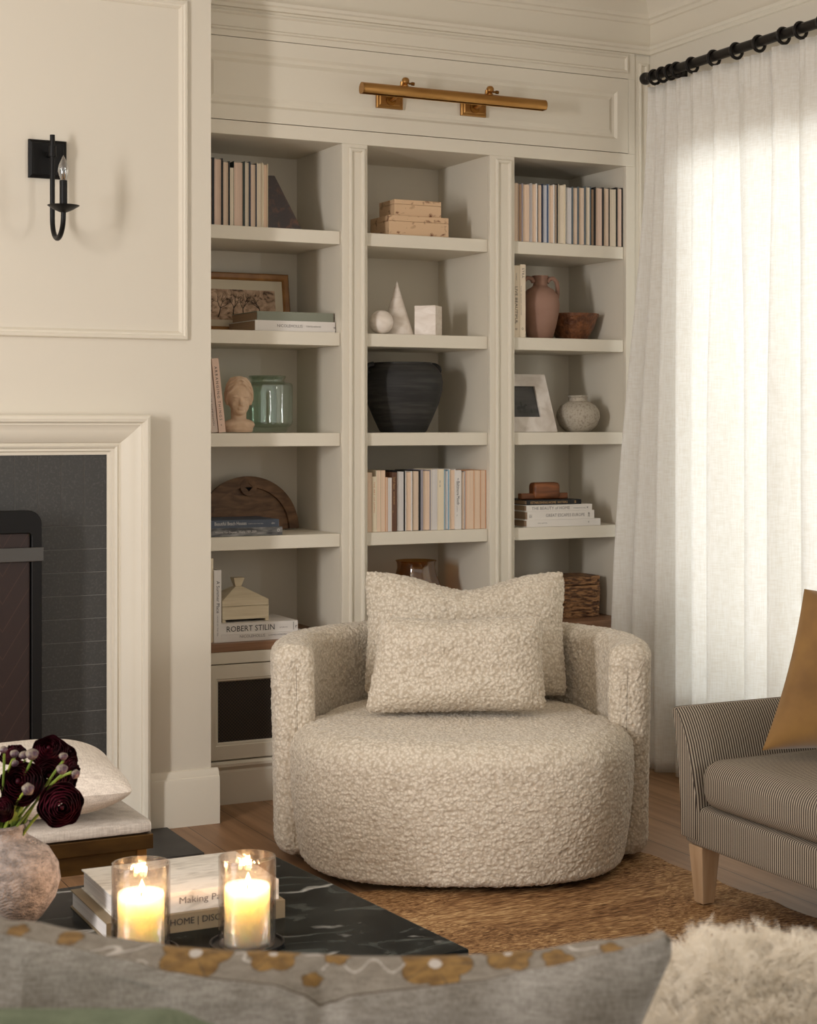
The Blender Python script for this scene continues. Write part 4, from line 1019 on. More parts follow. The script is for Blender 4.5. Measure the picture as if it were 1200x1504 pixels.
# ------------------------------------------------------------------ curtain and rod
zr = 2.806; xrod = 3.905
t = thing('curtain_rod', 'black iron curtain rod with rings above the window', 'curtain rod', (xrod, 4.3, zr)); org = (xrod, 4.3, zr)
MB().tube([(xrod, 2.9, zr), (xrod, 5.70, zr)], .0185, 16).build('pole', black_iron, t, org)
MB().lathe([(.016, 0), (.020, .004), (.020, .012), (.024, .018), (.026, .03), (.022, .042), (.010, .048), (.001, .049)], 24).build('finial', black_iron, t).matrix_local = Matrix.Translation((0, 5.690-4.3, 0)) @ Matrix.Rotation(radians(-90), 4, 'X')
for y in (5.62, 4.55, 2.95):
    MB().tube([(xrod, y, zr), (XR-.01, y, zr)], .010, 10).box(XR-.012, XR-.0, y-.03, y+.03, zr-.05, zr+.05).build('bracket', black_iron, t, org)
ringm = MB()
def torus(c, R, r, n=20, k=8, tl=0):
    m = MB(); m.grid(n, k, lambda u, v: (c[0]+(R+r*cos(2*pi*v))*cos(2*pi*u), c[1]+r*sin(2*pi*v)+tl*sin(2*pi*u), c[2]+(R+r*cos(2*pi*v))*sin(2*pi*u)), cu=True, cv=True); return m
RY = [5.655, 5.60, 5.545, 5.50, 5.40, 5.26, 5.12, 4.985, 4.845, 4.75, 4.63, 4.52, 4.42, 4.30, 4.16, 4.02, 3.86, 3.70, 3.54, 3.38, 3.22, 3.06]
for y in RY:
    torus((xrod, y, zr-.006), .0275, .0065).build('ring', black_iron, t, org)
# pinch-pleated linen panel: folds grow towards the hem, the leading edge kicks out into the room
random.seed(11)
ys0, ys1 = 5.705, 3.05
keys = [0, .022, .045, .075, .108]
while keys[-1] < 1: keys.append(keys[-1]+random.uniform(.036, .078))
def foldq(a):
    for i in range(len(keys)-1):
        if keys[i] <= a <= keys[i+1]: return (a-keys[i])/(keys[i+1]-keys[i]), (keys[i+1]-keys[i])*2.65
    return 0, .1
def fold(a):
    for i in range(len(keys)-1):
        if keys[i] <= a <= keys[i+1]:
            q = (a-keys[i])/(keys[i+1]-keys[i])
            h = (.66+.34*sin(i*2.7+1.3))*min(1.0, (keys[i+1]-keys[i])/.050)
            q2 = q**.72; return (-cos(2*pi*q2))*h, i
    return 0, 0
def cur(a, v):
    z = lerp(.012, zr-.044, v); low = 1-v
    f, i = fold(min(a, .9999))
    f2 = sin(a*2*pi*7.3+1.1)*.5+sin(a*2*pi*11.9+.4+low*.8)*.35
    env = lerp(.026, .064, smooth01(low*1.8))
    x = xrod-.004 - env*f - .028*f2*smooth01(low*1.3)
    y = lerp(ys0, ys1, a)+.010*sin(i*1.7)*low + foldq(min(a, .9999))[1]*.0*sin(4*pi*foldq(min(a, .9999))[0])*smooth01(low*1.6)
    lead = max(0, 1-a/.10)
    kick = smooth01(low*1.15)
    x -= .105*kick*lead**1.3; y += .072*kick*lead - .03*kick*(1-lead)*max(0, 1-a*3)
    if v > .955:                                          # pleat heading: crisp tucks
        x += .006*sin(a*2*pi*60)
    x = min(x, XR-.03)
    return (x, y, z)
m = MB().grid(640, 60, cur)
o = m.build('curtain', curtain_m, None, (xrod, 4.3, 0), sharp=0)
md = o.modifiers.new('thick', 'SOLIDIFY'); md.thickness = .0012
tag(o, 'floor-length white linen curtain with pinch pleats beside the bookcase', 'curtain')

# ------------------------------------------------------------------ rug
rx0, rx1, ry0, ry1 = .35, 3.15, 1.3, 4.52
def rugf(u, v):
    x = lerp(rx0, rx1, u); y = lerp(ry0, ry1, v)
    return (x+.010*sin(y*23)*(u > .99), y, .010+.0022*noise.noise(Vector((x*18, y*60, 0))))
m = MB().grid(160, 220, rugf); m.box(rx0, rx1, ry0, ry1, .0002, .008)
o = m.build('jute_rug', rug_m, None, ((rx0+rx1)/2, (ry0+ry1)/2, 0)); o.rotation_euler = (0, 0, radians(2.0))
tag(o, 'golden brown woven jute rug under the chair and striped settee', 'rug')

# ------------------------------------------------------------------ boucle tools
tex_b = bpy.data.textures.new('nubs', 'VORONOI'); tex_b.noise_scale = .0100; tex_b.noise_intensity = 1.4
tex_n = bpy.data.textures.new('lumps', 'CLOUDS'); tex_n.noise_scale = .05
tex_f = bpy.data.textures.new('fleece', 'VORONOI'); tex_f.noise_scale = .016; tex_f.noise_intensity = 1.6
tex_w = bpy.data.textures.new('wrinkle', 'CLOUDS'); tex_w.noise_scale = .12
def nub(o, s=-.0058, tex=None, lump=.004, lt=None):
    d = o.modifiers.new('lump', 'DISPLACE'); d.texture = lt or tex_n; d.strength = lump; d.mid_level = .5; d.texture_coords = 'LOCAL'
    d = o.modifiers.new('nub', 'DISPLACE'); d.texture = tex or tex_b; d.strength = s; d.mid_level = .35; d.texture_coords = 'LOCAL'
def cushion(W, H, T, nu=110, nv=90, pinch=.06, chop=0, flop=0, seed=0, corner=0, rnd=.0):
    """soft pillow in its own xz plane, resting on z=0; two faces joined at a seam"""
    m = MB()
    def pt(u, v, sg):
        a, b = 2*u-1, 2*v-1
        x = a*W/2*(1-pinch*(1-b*b)**1.0); z = b*H/2*(1-pinch*(1-a*a))
        th = T/2*((1-a**4)*(1-b**4))**.62
        if chop:
            c = chop*math.exp(-(a/.42)**2)*smooth01((b+.2)/1.2); z -= c; th *= 1+.6*c/max(chop, 1e-6)*.3
        z += corner*(a*a*a*a)*(1 if b > 0 else 0)*b*b*b
        nz = noise.noise(Vector((a*2.2+seed, b*2.2, sg*3.0)))
        th *= 1+.10*nz
        rc = 1-rnd*(abs(a)*abs(b))**7; x *= rc; z = (z)*rc
        y = sg*th + flop*(z/H)
        return (x, y, z+H/2)
    for sg in (-1, 1):
        m.grid(nu, nv, lambda u, v, sg=sg: pt(u if sg < 0 else 1-u, v, sg))
    return m

# ------------------------------------------------------------------ round boucle armchair
CC = atT(676, 0, 5.50); cx, cy = CC.x, CC.y
chair = thing('armchair', 'round cream boucle swivel armchair in front of the bookcase', 'armchair', (cx, cy, .014), -TH)
Rm, HT_, THK = .541, .682, .125
def shell(u, v):
    """u along the arc, v around the rounded cross section"""
    A = radians(104)
    ncap = .09
    if u < ncap: q = u/ncap; phi = -A; side = -1
    elif u > 1-ncap: q = (1-u)/ncap; phi = A; side = 1
    else: q = 1; phi = lerp(-A, A, (u-ncap)/(1-2*ncap)); side = 0
    r = .042
    # end cap: inset grows from the rim to the middle line
    if q < 1:
        if q > .45: a = (1-(q-.45)/.55)*pi/2; ins = r*(1-cos(a)); push = r*sin(a)-r
        else: ins = lerp(THK/2-.0005, r, q/.45); push = 0
        push = push if q > .45 else 0
    else: ins, push = 0, -r
    hw = THK/2-ins; z0, z1 = .018+ins*.6, HT_-ins; rr = min(.045, hw)
    # rounded rectangle perimeter
    Hh = z1-z0; per = [Hh-2*rr, pi/2*rr, 2*hw-2*rr, pi/2*rr, Hh-2*rr, pi/2*rr, 2*hw-2*rr, pi/2*rr]
    Lp = sum(per); s = v*Lp; k = 0
    while k < 7 and s > per[k]: s -= per[k]; k += 1
    tq = s/per[k] if per[k] > 1e-9 else 0
    if k == 0: x, z = hw, z0+rr+s
    elif k == 1: a = tq*pi/2; x, z = hw-rr+rr*cos(a), z1-rr+rr*sin(a)
    elif k == 2: x, z = hw-rr-s, z1
    elif k == 3: a = tq*pi/2; x, z = -hw+rr-rr*sin(a), z1-rr+rr*cos(a)
    elif k == 4: x, z = -hw, z1-rr-s
    elif k == 5: a = tq*pi/2; x, z = -hw+rr-rr*cos(a), z0+rr-rr*sin(a)
    elif k == 6: x, z = -hw+rr+s, z0
    else: a = tq*pi/2; x, z = hw-rr+rr*sin(a), z0+rr-rr*cos(a)
    z += .02*smooth01((HT_-z)/-1+0) 
    R_ = Rm+x+.012*(z/HT_)
    px_, py_ = R_*sin(phi), R_*cos(phi)
    tx, ty = cos(phi), -sin(phi)
    if side: px_ += side*tx*(push+r); py_ += side*ty*(push+r)
    return (px_, py_, z)
sh = MB().grid(400, 250, shell, cv=True).build('backrest_shell', boucle, chair, sharp=0)
nub(sh)
def seat(u, v):
    a = 2*pi*u; c, s = cos(a), sin(a)
    e = 2.75; rad = lerp(.552, .580, max(0, -s)**2)/(abs(c)**e+abs(s)**e)**(1/e)
    back = smooth01((s+.16)/.12)
    rad = lerp(rad, min(rad, .487), back)
    r = .085; z0, z1 = .012, .440
    rb = .03
    L = [rb*pi/2, z1-z0-r-rb, r*pi/2, rad-r]; Ls = [.03, .46, .14, .37]
    if v < .03: t_ = v/.03; q = t_*pi/2; R_ = rad-.03-rb+rb*sin(q)+.0; z = z0+rb-rb*cos(q)
    elif v < .49: t_ = (v-.03)/.46; R_ = rad-.03+.03*sin(min(1, t_*1.15)*pi/2); z = lerp(z0+rb, z1-r, t_)
    elif v < .63: t_ = (v-.49)/.14; q = t_*pi/2; R_ = rad-r+r*cos(q); z = z1-r+r*sin(q)
    else: t_ = (v-.63)/.37; R_ = (rad-r)*(1-t_); z = z1+.008*(1-(R_/(rad))**2)
    return (R_*c, R_*s, z)
st = MB().grid(520, 220, seat, cu=True).build('seat', boucle, chair, sharp=0); nub(st)
MB().lathe([(.001, .0), (.40, 0), (.40, .03), (.001, .03)], 48, (0, 0, 0)).build('swivel_base', black_metal, chair)
# cushions on the chair
def chair_local(px, py, t): 
    return ((px-676)/F*t + (676-600)/F*(t-5.5), t-5.5, ZC+(HZ-py)*t/F)
fwd = Vector((S_, C_)); rgt = Vector((C_, -S_))
def cam_pos(px, t, z):
    u = (px-CX)/F*t
    return (fwd.x*t+rgt.x*u, fwd.y*t+rgt.y*u, z)
bc = cushion(.715, .436, .20, 170, 120, pinch=.055, chop=.052, seed=1.7, corner=.012, rnd=.055).build('back_cushion', boucle, None, sharp=0)
bc.location = cam_pos(684, 5.73, .464); bc.rotation_euler = (radians(-13), 0, -TH); nub(bc)
tag(bc, 'large cream boucle cushion with a dented top at the back of the armchair', 'cushion', 'boucle cushions on the armchair')
lc = cushion(.60, .315, .20, 150, 100, pinch=.035, chop=.008, seed=4.2, rnd=.06).build('lumbar_cushion', boucle, None, sharp=0)
for v in lc.data.vertices:
    q = v.co.z/.315; v.co.x *= 1-(.19 if v.co.x < 0 else .02)*q
lc.location = cam_pos(669, 5.40, .468); lc.rotation_euler = (radians(-9), radians(-.8), -TH); nub(lc)
tag(lc, 'small oblong cream boucle cushion in front of the larger one', 'cushion', 'boucle cushions on the armchair')

# ------------------------------------------------------------------ striped settee
st_o = (3.25, 3.25, 0)
t = thing('settee', 'settee in fine dark and pale stripes with oak legs by the window', 'settee', st_o)
MB().rbox(2.885, 3.60, 2.45, 4.03, .180, .300, .018, 16).build('base', stripe, t, st_o, merge=True)
MB().rbox(2.868, 3.53, 2.52, 3.948, .300, .442, .055, 22, crown=.010).build('seat_cushion', stripe, t, st_o, merge=True)
armp = [(4.032, .20), (4.034, .30), (4.042, .38), (4.054, .46), (4.069, .53), (4.078, .555), (4.078, .566), (4.070, .572), (4.058, .570), (4.040, .553), (4.018, .52), (3.996, .475), (3.972, .40), (3.957, .33), (3.952, .28), (3.952, .20)]
def arm(p, nm):
    m = MB(); n = len(p)
    # softly rounded front: inset copies of the outline
    cyp = sum(a for a, b in p)/n; czp = sum(b for a, b in p)/n
    def inset(k): return [(a+(cyp-a)*k*.12, b+(czp-b)*k*.035) for a, b in p]
    lay = [(2.875, inset(1.0)), (2.878, inset(.45)), (2.888, inset(.1)), (2.900, p)]+[(lerp(2.90, 3.56, i/12), p) for i in range(1, 13)]
    for x, q in lay: m.v += [Vector((x, a, b)) for a, b in q]
    for i in range(len(lay)-1):
        for j in range(n):
            jn = (j+1) % n
            m.f.append([i*n+j, i*n+jn, (i+1)*n+jn, (i+1)*n+j]); m.m.append(0); m.sm.append(True)
    m.f += [list(range(n))[::-1], [(len(lay)-1)*n+j for j in range(n)]]; m.m += [0, 0]; m.sm += [False, False]
    return m.build(nm, stripe, t, st_o, sharp=50, merge=True)
arm(armp, 'armrest'); arm([(6.48-a, b) for a, b in armp], 'armrest')
MB().rbox(3.535, 3.70, 2.45, 4.03, .18, .80, .05, 16).build('backrest', stripe, t, st_o, merge=True)
leg_oak = M('pale_oak_leg', (194, 164, 132), .5, col2=(178, 146, 112), scale=(40, 40, 4), detail=5)
for (x, y) in ((2.925, 3.985), (3.57, 3.985), (2.925, 2.50), (3.57, 2.50)):
    m = MB(); a, b = .033, .021
    m.add([(x+p*b, y+q*b, .0145) for p, q in ((-1, -1), (1, -1), (1, 1), (-1, 1))]+[(x+p*a, y+q*a, .182) for p, q in ((-1, -1), (1, -1), (1, 1), (-1, 1))], [(0, 3, 2, 1), (4, 5, 6, 7)]+[(i, (i+1) % 4, (i+1) % 4+4, i+4) for i in range(4)])
    m.build('leg', leg_oak, t, st_o, bevel=.003)
velvet = M('mustard_velvet', (146, 106, 46), .75, col2=(118, 82, 32), scale=(7, 7, 7), sheen=.7, bump=.08, bscale=(60, 60, 60))
mc = cushion(.52, .46, .13, 80, 80, pinch=.06, seed=8.1).build('velvet_cushion', velvet, None, sharp=0)
p0 = cam_pos(1122, 4.77, .466); 
mc.location = (p0[0]+.255*rgt.x, p0[1]+.255*rgt.y, .452); mc.rotation_euler = (radians(-7), radians(2), -TH); mc.location.z = .464
for v in mc.data.vertices: q = v.co.z/.46; v.co.x = v.co.x*(1-.16*q)+.075*q
tag(mc, 'mustard velvet cushion leaning on the striped settee', 'cushion')

# ------------------------------------------------------------------ black marble coffee table
tz = .40
tc_ = atZ(404, 1257, tz); tth = radians(5.3)
t = thing('coffee_table', 'low coffee table with a white-veined black marble top', 'coffee table', (tc_.x, tc_.y, 0), tth)
MB().box(-1.35, 0, -.809, 0, tz-.022, tz).build('tabletop', marble, t, bevel=.0025)
for x, y in ((-.08, -.08), (-1.27, -.08), (-.08, -.735), (-1.27, -.735)):
    MB().box(x-.025, x+.025, y-.025, y+.025, .0115, tz-.0225).build('leg', black_metal, t, bevel=.003)
MB().box(-1.27, -.08, -.75, -.72, tz-.06, tz-.0225).box(-1.27, -.08, -.095, -.065, tz-.06, tz-.0225).build('apron', black_metal, t)
# books on the table
CV['taupe'] = (132, 116, 90); CV['artwhite'] = (228, 224, 218); CV['pinkwhite'] = (214, 198, 188)
art = M('art_cover', (226, 222, 214), .5, col2=(176, 172, 164), scale=(10, 34, 30), detail=6, dist=1.4, lo=.45, hi=.75); _mc[('c', 'art')] = art
bx0, bx1 = .936, 1.278; byf = 3.172
serif = [ink_grey, ink_dark]
zlow = .036
flat_book(bx0-.022, bx1+.006, byf-.010, tz+.0003, zlow, .265, 'taupe', 'white', 'taupe book with dark capitals lying under a white art book on the marble table', 'books on the coffee table',
          [('HOME | DISCOVER', .128, .150, .017, .010, 2)], ink=serif)
tb = flat_book(bx0, bx1-.004, byf, tz+zlow+.0006, .040, .25, 'art', 'white', 'white art book with a painterly cover on top of the taupe book', 'books on the coffee table',
          [('Making Past Present', .128, .175, .017, .012, 1)], ink=serif)

# hurricane candles
wax_m, nt, b, L = base('candle_wax')
b.inputs['Base Color'].default_value = c4((254, 232, 196)); b.inputs['Subsurface Weight'].default_value = 1.0
b.inputs['Subsurface Radius'].default_value = (1.0, .72, .45); b.inputs['Subsurface Scale'].default_value = .20; b.inputs['Roughness'].default_value = .45
flame_m, nt, b, L = base('flame'); b.inputs['Base Color'].default_value = (0, 0, 0, 1)
b.inputs['Emission Color'].default_value = (1, .62, .22, 1); b.inputs['Emission Strength'].default_value = 26
def candle(px, py, lab):
    p = atZ(px, py, tz)
    t = thing('candle_holder', lab, 'candle holder', (p.x, p.y, tz+.0004), group='glass hurricane candle holders')
    R = .0548; Hh = .172
    MB().lathe([(.001, 0), (.070, 0), (.072, .003), (.072, .010), (.068, .010), (.066, .005), (.001, .005)], 56).build('metal_tray', black_metal, t)
    gl = MB(); 
    def rf(a, z): return 1+.012*noise.noise(Vector((cos(a)*2.2, sin(a)*2.2, z*26)))
    k = 26
    gl.lathe([(R*.97, .0055)]+[(R, .008+(Hh-.008)*i/k) for i in range(k+1)]+[(R-.003, Hh)]+[(R-.003, Hh-(Hh-.008)*i/k) for i in range(k+1)]+[(R*.92, .0057)], 80, rf=rf)
    gl.build('glass_cylinder', glass_clear, t)
    wc = MB(); rw, hw = .0435, .116
    def wf(a, z): return 1+.02*noise.noise(Vector((cos(a)*2.6, sin(a)*2.6, z*18+px)))
    wc.lathe([(.001, .006), (rw, .006)]+[(rw*(1+.01*sin(i)), .006+(hw-.006)*i/10) for i in range(1, 11)]+[(rw*.97, hw+.002), (rw*.88, hw-.001), (rw*.55, hw-.006), (.001, hw-.007)], 56, rf=wf)
    cd = wc.build('candle', wax_m, t)
    MB().tube([(0, 0, hw-.008), (.001, 0, hw-.001), (.002, 0, hw+.006)], .0011, 6).build('wick', soot_hole_black, cd)
    MB().lathe([(.0008, hw+.001), (.0040, hw+.004), (.0056, hw+.008), (.0046, hw+.014), (.0022, hw+.020), (.0004, hw+.025)], 20, (.002, 0, 0)).build('flame', flame_m, cd)
    l = bpy.data.lights.new('candle_flame_light', 'POINT'); l.energy = 2.0; l.color = (1, .60, .30); l.shadow_soft_size = .007
    lo = bpy.data.objects.new('candle_flame_light', l); COL.objects.link(lo); lo.location = (p.x+.002, p.y, tz+hw+.020)
candle(207, 1402, 'lit pillar candle in a glass hurricane, the one nearer the stone vase')
candle(363, 1390, 'lit pillar candle in a glass hurricane, the one nearer the armchair')

# stone vase with ranunculus
vs_m = M('weathered_stone', (172, 158, 150), .95, col2=(122, 112, 106), scale=(48, 48, 70), detail=9, lo=.38, hi=.66, bump=1.0, bscale=(150, 150, 230), bdist=.006)
pv = atZ(-3, 1370, tz); R = .121
t = thing('stone_vase', 'round weathered stone vase holding dark ranunculus on the marble table', 'vase', (pv.x, pv.y, tz+.0003))
pf_ = [(.001, 0), (.048, 0), (.056, .004), (.088, .035), (.112, .070), (.121, .102), (.117, .132), (.100, .160), (.074, .178), (.060, .186), (.055, .194), (.056, .206), (.060, .212), (.058, .217), (.050, .216), (.046, .205), (.06, .18), (.1, .12), (.05, .03), (.001, .02)]
MB().lathe(pf_, 72).build('body', vs_m, t)
petal = M('burgundy_petal', (66, 8, 23), .55, col2=(28, 3, 9), scale=(30, 30, 30), spec=.15)
green = M('flower_stem', (142, 156, 58), .5, col2=(98, 118, 42), scale=(20, 20, 20))
bud_m = M('flower_bud', (128, 116, 100), .5, col2=(70, 44, 58), scale=(60, 60, 60), lo=.42, hi=.6)
eye_m = M('flower_eye', (96, 50, 40), .6)
def basis(d):
    d = Vector(d).normalized(); return d.to_track_quat('Z', 'Y').to_matrix().to_4x4()
neck = Vector((pv.x, pv.y, tz+.205))
def stem_of(tip, d, t, i, r=.0030):
    st_ = neck+Vector((random.uniform(-.022, .022), random.uniform(-.022, .022), -.05))
    tip = Vector(tip); d = Vector(d).normalized()
    mid = lerp(st_, tip, .55)+Vector((0, 0, .035)) - d*.02
    return bez(st_, mid, tip-d*.004, 14)
random.seed(5)
def bloom(px, py, rpx, tt, d, lab, tone=0):
    c = atT(px, py, tt); r = rpx*1.34*tt/F; dv = Vector(d).normalized()
    ctr = c-dv*r*.35
    t = thing('ranunculus', lab, 'flower', ctr, group='ranunculus flowers in the stone vase')
    Mx = basis(dv); m = MB(); K = 8
    for k in range(K):
        q = (k+1)/K; R = r*(.16+.86*q); hh = r*(.90-.62*q); ph = random.uniform(0, 6); npet = 5+k % 3
        def fn(u, v, R=R, hh=hh, ph=ph, q=q, npet=npet):
            a = 2*pi*u
            w = 1+.045*sin(npet*a+ph)+.015*sin(2*npet*a+ph*2)
            s = v
            rr = R*(.35+.65*sin(min(1, s*1.15)*pi/2))*(1-.20*max(0, s-.75)/.25*(1-q*.9))*lerp(1, w, s)
            zz = -r*.5*(1-s)**1.5*q + hh*s*(.95+.09*sin(npet*a+ph+1)) - .15*r*q*s
            return Mx @ Vector((rr*cos(a), rr*sin(a), zz))
        m.grid(36, 7, fn, cu=True)
    ell(m, Mx @ Vector((0, 0, r*.55)), (r*.14,)*3, 12, 8)
    m.build('bloom', petal, t, sharp=0)
    m = MB(); e = MB()
    m.tube([p-ctr for p in stem_of(ctr-dv*r*.3, dv, t, 0)], .0030, 8)
    m.build('stem', green, t)
def bud(px, py, rpx, tt, d, lab):
    c = atT(px, py, tt); r = rpx*tt/F; dv = Vector(d).normalized()
    t = thing('ranunculus_bud', lab, 'flower bud', c, group='ranunculus buds in the stone vase')
    Mx = basis(dv); m = MB(); o = len(m.v)
    m.lathe([(.001, -r*.8), (r*.55, -r*.72), (r*.95, -r*.2), (r*1.02, .1*r), (r*.8, r*.55), (r*.35, r*.8), (.001, r*.82)], 20, rf=lambda a, z: 1+.07*sin(5*a))
    for v in m.v: v.xyz = (Mx @ v)
    m.build('head', bud_m, t, sharp=0)
    m = MB(); m.tube([p-c for p in stem_of(c-dv*r*.7, dv, t, 0)], .0026, 8); m.build('stem', green, t)
tc0 = -fwd
def dd(x, z, f=1.0): v = Vector((rgt.x*x-fwd.x*f, rgt.y*x-fwd.y*f, z)); return v
bloom(29, 1149, 25, 3.24, dd(-.1, .45), 'large burgundy ranunculus facing the room above the vase neck')
bloom(72, 1141, 22, 3.29, dd(.25, .45), 'burgundy ranunculus with tight swirled centre in the middle of the bunch')
bloom(72, 1101, 20, 3.36, dd(.1, .8), 'near-black ranunculus at the top of the bunch')
bloom(100, 1106, 15, 3.40, dd(.7, .6, .5), 'burgundy ranunculus at the top right edge of the bunch')
bloom(108, 1131, 15, 3.36, dd(1, .1, .4), 'plum-edged ranunculus turned sideways at the right edge of the bunch')
bloom(90, 1184, 25, 3.22, dd(.35, .0), 'large burgundy ranunculus hanging lowest over the linen cushion')
bloom(101, 1152, 15, 3.34, dd(.8, -.1, .6), 'burgundy ranunculus tucked just above the lowest hanging bloom')
bloom(17, 1104, 15, 3.36, dd(-.2, .9, .5), 'dark ranunculus at the top left of the bunch')
bloom(2, 1190, 14, 3.22, dd(-.4, .0), 'dark ranunculus low at the left picture edge beside the vase neck')
bud(5, 1101, 6, 3.22, dd(-.1, 1, .3), 'pinkish bud on an upright stem at the left picture edge')
bud(47, 1108, 9.5, 3.24, dd(.1, 1, .4), 'largest striped bud on an upright stem at the top middle')
bud(35, 1109, 7, 3.27, dd(-.2, 1, .3), 'striped bud just behind the largest one')
bud(22, 1121, 5.5, 3.24, dd(.5, -.6, .4), 'small green nodding bud on a hooked stem')
bud(21, 1107, 6.5, 3.30, dd(0, 1, .3), 'green scaly bud above the nodding bud')
bud(93, 1111, 6.5, 3.24, dd(.1, 1, .3), 'pointed green bud highest on the right side')
bud(91, 1130, 8.5, 3.21, dd(.1, 1, .4), 'flat brown bud on the long bent stem')
bud(111, 1137, 7, 3.25, dd(.9, -.3, .5), 'dark tipped bud at the far right of the bunch')
bud(41, 1159, 9, 3.19, dd(.3, .2), 'glossy burgundy bud in front of the large bloom')
m = MB(); random.seed(9)
t = thing('ranunculus_foliage', 'green leaves and loose stems rising from the stone vase neck', 'foliage', neck)
def leaf(m, p0, d, L_, w):
    d = Vector(d).normalized(); sd = d.cross(Vector((.3, -.9, .3))).normalized(); up = sd.cross(d)
    def fn(u, v):
        s = u; ww = w*sin(pi*min(1, s*.95+.04))*(1+.25*sin(s*22))
        return Vector(p0)+d*L_*s+sd*ww*(v-.5)*2+up*(.25*L_*s*s*-1+abs(v-.5)*w*.8)
    m.grid(14, 5, fn)
for i in range(20):
    a = random.uniform(0, 2*pi)
    leaf(m, (random.uniform(-.03, .03), random.uniform(-.03, .03), .0), (cos(a)*.9, sin(a)*.9-.1, random.uniform(.5, 1.3)), random.uniform(.06, .10), random.uniform(.011, .018))
m.build('leaves', green, t, sharp=0)
m = MB()
for i in range(12):
    a = random.uniform(0, 2*pi); e = Vector((cos(a)*.045, sin(a)*.045, random.uniform(.05, .10)))
    m.tube(bez((cos(a)*.012, sin(a)*.012, -.03), (cos(a)*.02, sin(a)*.02, .03), e, 8), .0026, 7)
m.build('loose_stems', green, t)

# ------------------------------------------------------------------ footstool with linen cushion
fo = (1.02, 4.2, 0)
t = thing('footstool', 'bronze framed footstool with a pale upholstered top before the hearth', 'footstool', fo)
linen_g = linen_mat('stool_linen', (196, 188, 178), (170, 160, 150), sc=300, bump=.4)
bronze = M('aged_bronze', (92, 66, 30), .42, .75, col2=(70, 48, 22), scale=(8, 30, 30))
fx_0, fx_1, fy0, fy1 = .66, 1.262, 3.96, 4.38
MB().rbox(fx_0, fx_1, fy0, fy1, .398, .432, .014, 12, crown=.006).build('seat_pad', linen_g, t, fo, merge=True)
MB().box(fx_0, fx_1, fy0, fy1, .362, .398).build('top_rail', bronze, t, fo, bevel=.002)
MB().box(fx_0+.03, fx_1-.03, fy0+.012, fy0+.03, .315, .362).box(fx_0+.03, fx_1-.03, fy1-.03, fy1-.012, .315, .362).box(fx_0+.012, fx_0+.03, fy0+.03, fy1-.03, .315, .362).box(fx_1-.03, fx_1-.012, fy0+.03, fy1-.03, .315, .362).build('apron', bronze, t, fo)
for x in (fx_0+.02, fx_1-.038):
    for y in (fy0+.008, fy1-.032):
        MB().box(x, x+.024, y, y+.024, .0115, .362).build('leg', brass, t, fo, bevel=.002)
linen_c = linen_mat('cushion_linen', (226, 216, 204), (196, 184, 172), sc=330, bump=.4)
oc = cushion(.58, .46, .150, 90, 80, pinch=.03, seed=2.2, rnd=.06).build('linen_cushion', linen_c, None, sharp=0)
oc.data.transform(Matrix.Translation((0, 0, -.23)))
oc.location = (.945, 4.17, .434+.083); oc.rotation_euler = (radians(91), 0, radians(-6))
tag(oc, 'off-white linen cushion lying on the footstool behind the flowers', 'cushion')

# ------------------------------------------------------------------ near sofa carrying the foreground cushions
so = cam_pos(600, 1.5, 0)
t = thing('sofa', 'low grey sofa back below the picture edge carrying the foreground cushions', 'sofa', (so[0], so[1], 0), -TH)
sofa_m = M('grey_sofa_fabric', (150, 146, 140), .9, bump=.2, bscale=(300, 300, 300))
MB().rbox(-1.1, 1.1, -.26, -.075, .06, .885, .045, 16).build('backrest', sofa_m, t, merge=True)
MB().rbox(-1.1, 1.1, -.075, .75, .06, .44, .04, 16).build('seat', sofa_m, t, merge=True)
for x in (-1.04, 1.04):
    for y in (-.2, .69): MB().box(x-.025, x+.025, y-.025, y+.025, .0135, .065).build('leg', black_metal, t)

# grey linen cushion with a floral face seen from behind over the sofa back
grey_lin = linen_mat('grey_linen', (190, 184, 177), (152, 146, 138), sc=520, bump=.35, broad=True)
flor_b = linen_mat('floral_linen', (152, 144, 133), (128, 120, 110), sc=520, bump=.3)
flor_m = M('mustard_flower', (150, 116, 64), .9, col2=(112, 83, 43), scale=(70, 70, 70), detail=3); flor_w = M('pale_thread', (196, 188, 180), .9); flor_d = M('dark_thread', (84, 70, 54), .9)
tt = 1.50; pxm = tt/F
def interp(tab, x):
    for (a, b), (c, d) in zip(tab, tab[1:]):
        if a <= x <= c: return lerp(b, d, smooth01((x-a)/(c-a))*.5+(x-a)/(c-a)*.5)
    return tab[0][1] if x < tab[0][0] else tab[-1][1]
seam = [(-80, 1340), (-30, 1356), (0, 1372), (100, 1391), (180, 1409), (250, 1428), (330, 1440), (400, 1447), (445, 1462), (470, 1478), (490, 1472), (520, 1462), (600, 1453), (700, 1441), (800, 1421), (900, 1398), (950, 1385), (976, 1376), (988, 1390)]
ridge = [(-80, 1340), (-30, 1354), (0, 1365), (60, 1368), (140, 1379), (250, 1393), (350, 1399), (450, 1404), (520, 1407), (620, 1407), (700, 1404), (780, 1399), (860, 1396), (920, 1391), (976, 1376), (988, 1390)]
NU, NV = 560, 170
wl, wr = -80.0, 986.0
def ztop(py, dt): return ZC+(HZ-py)*(tt+dt)/F
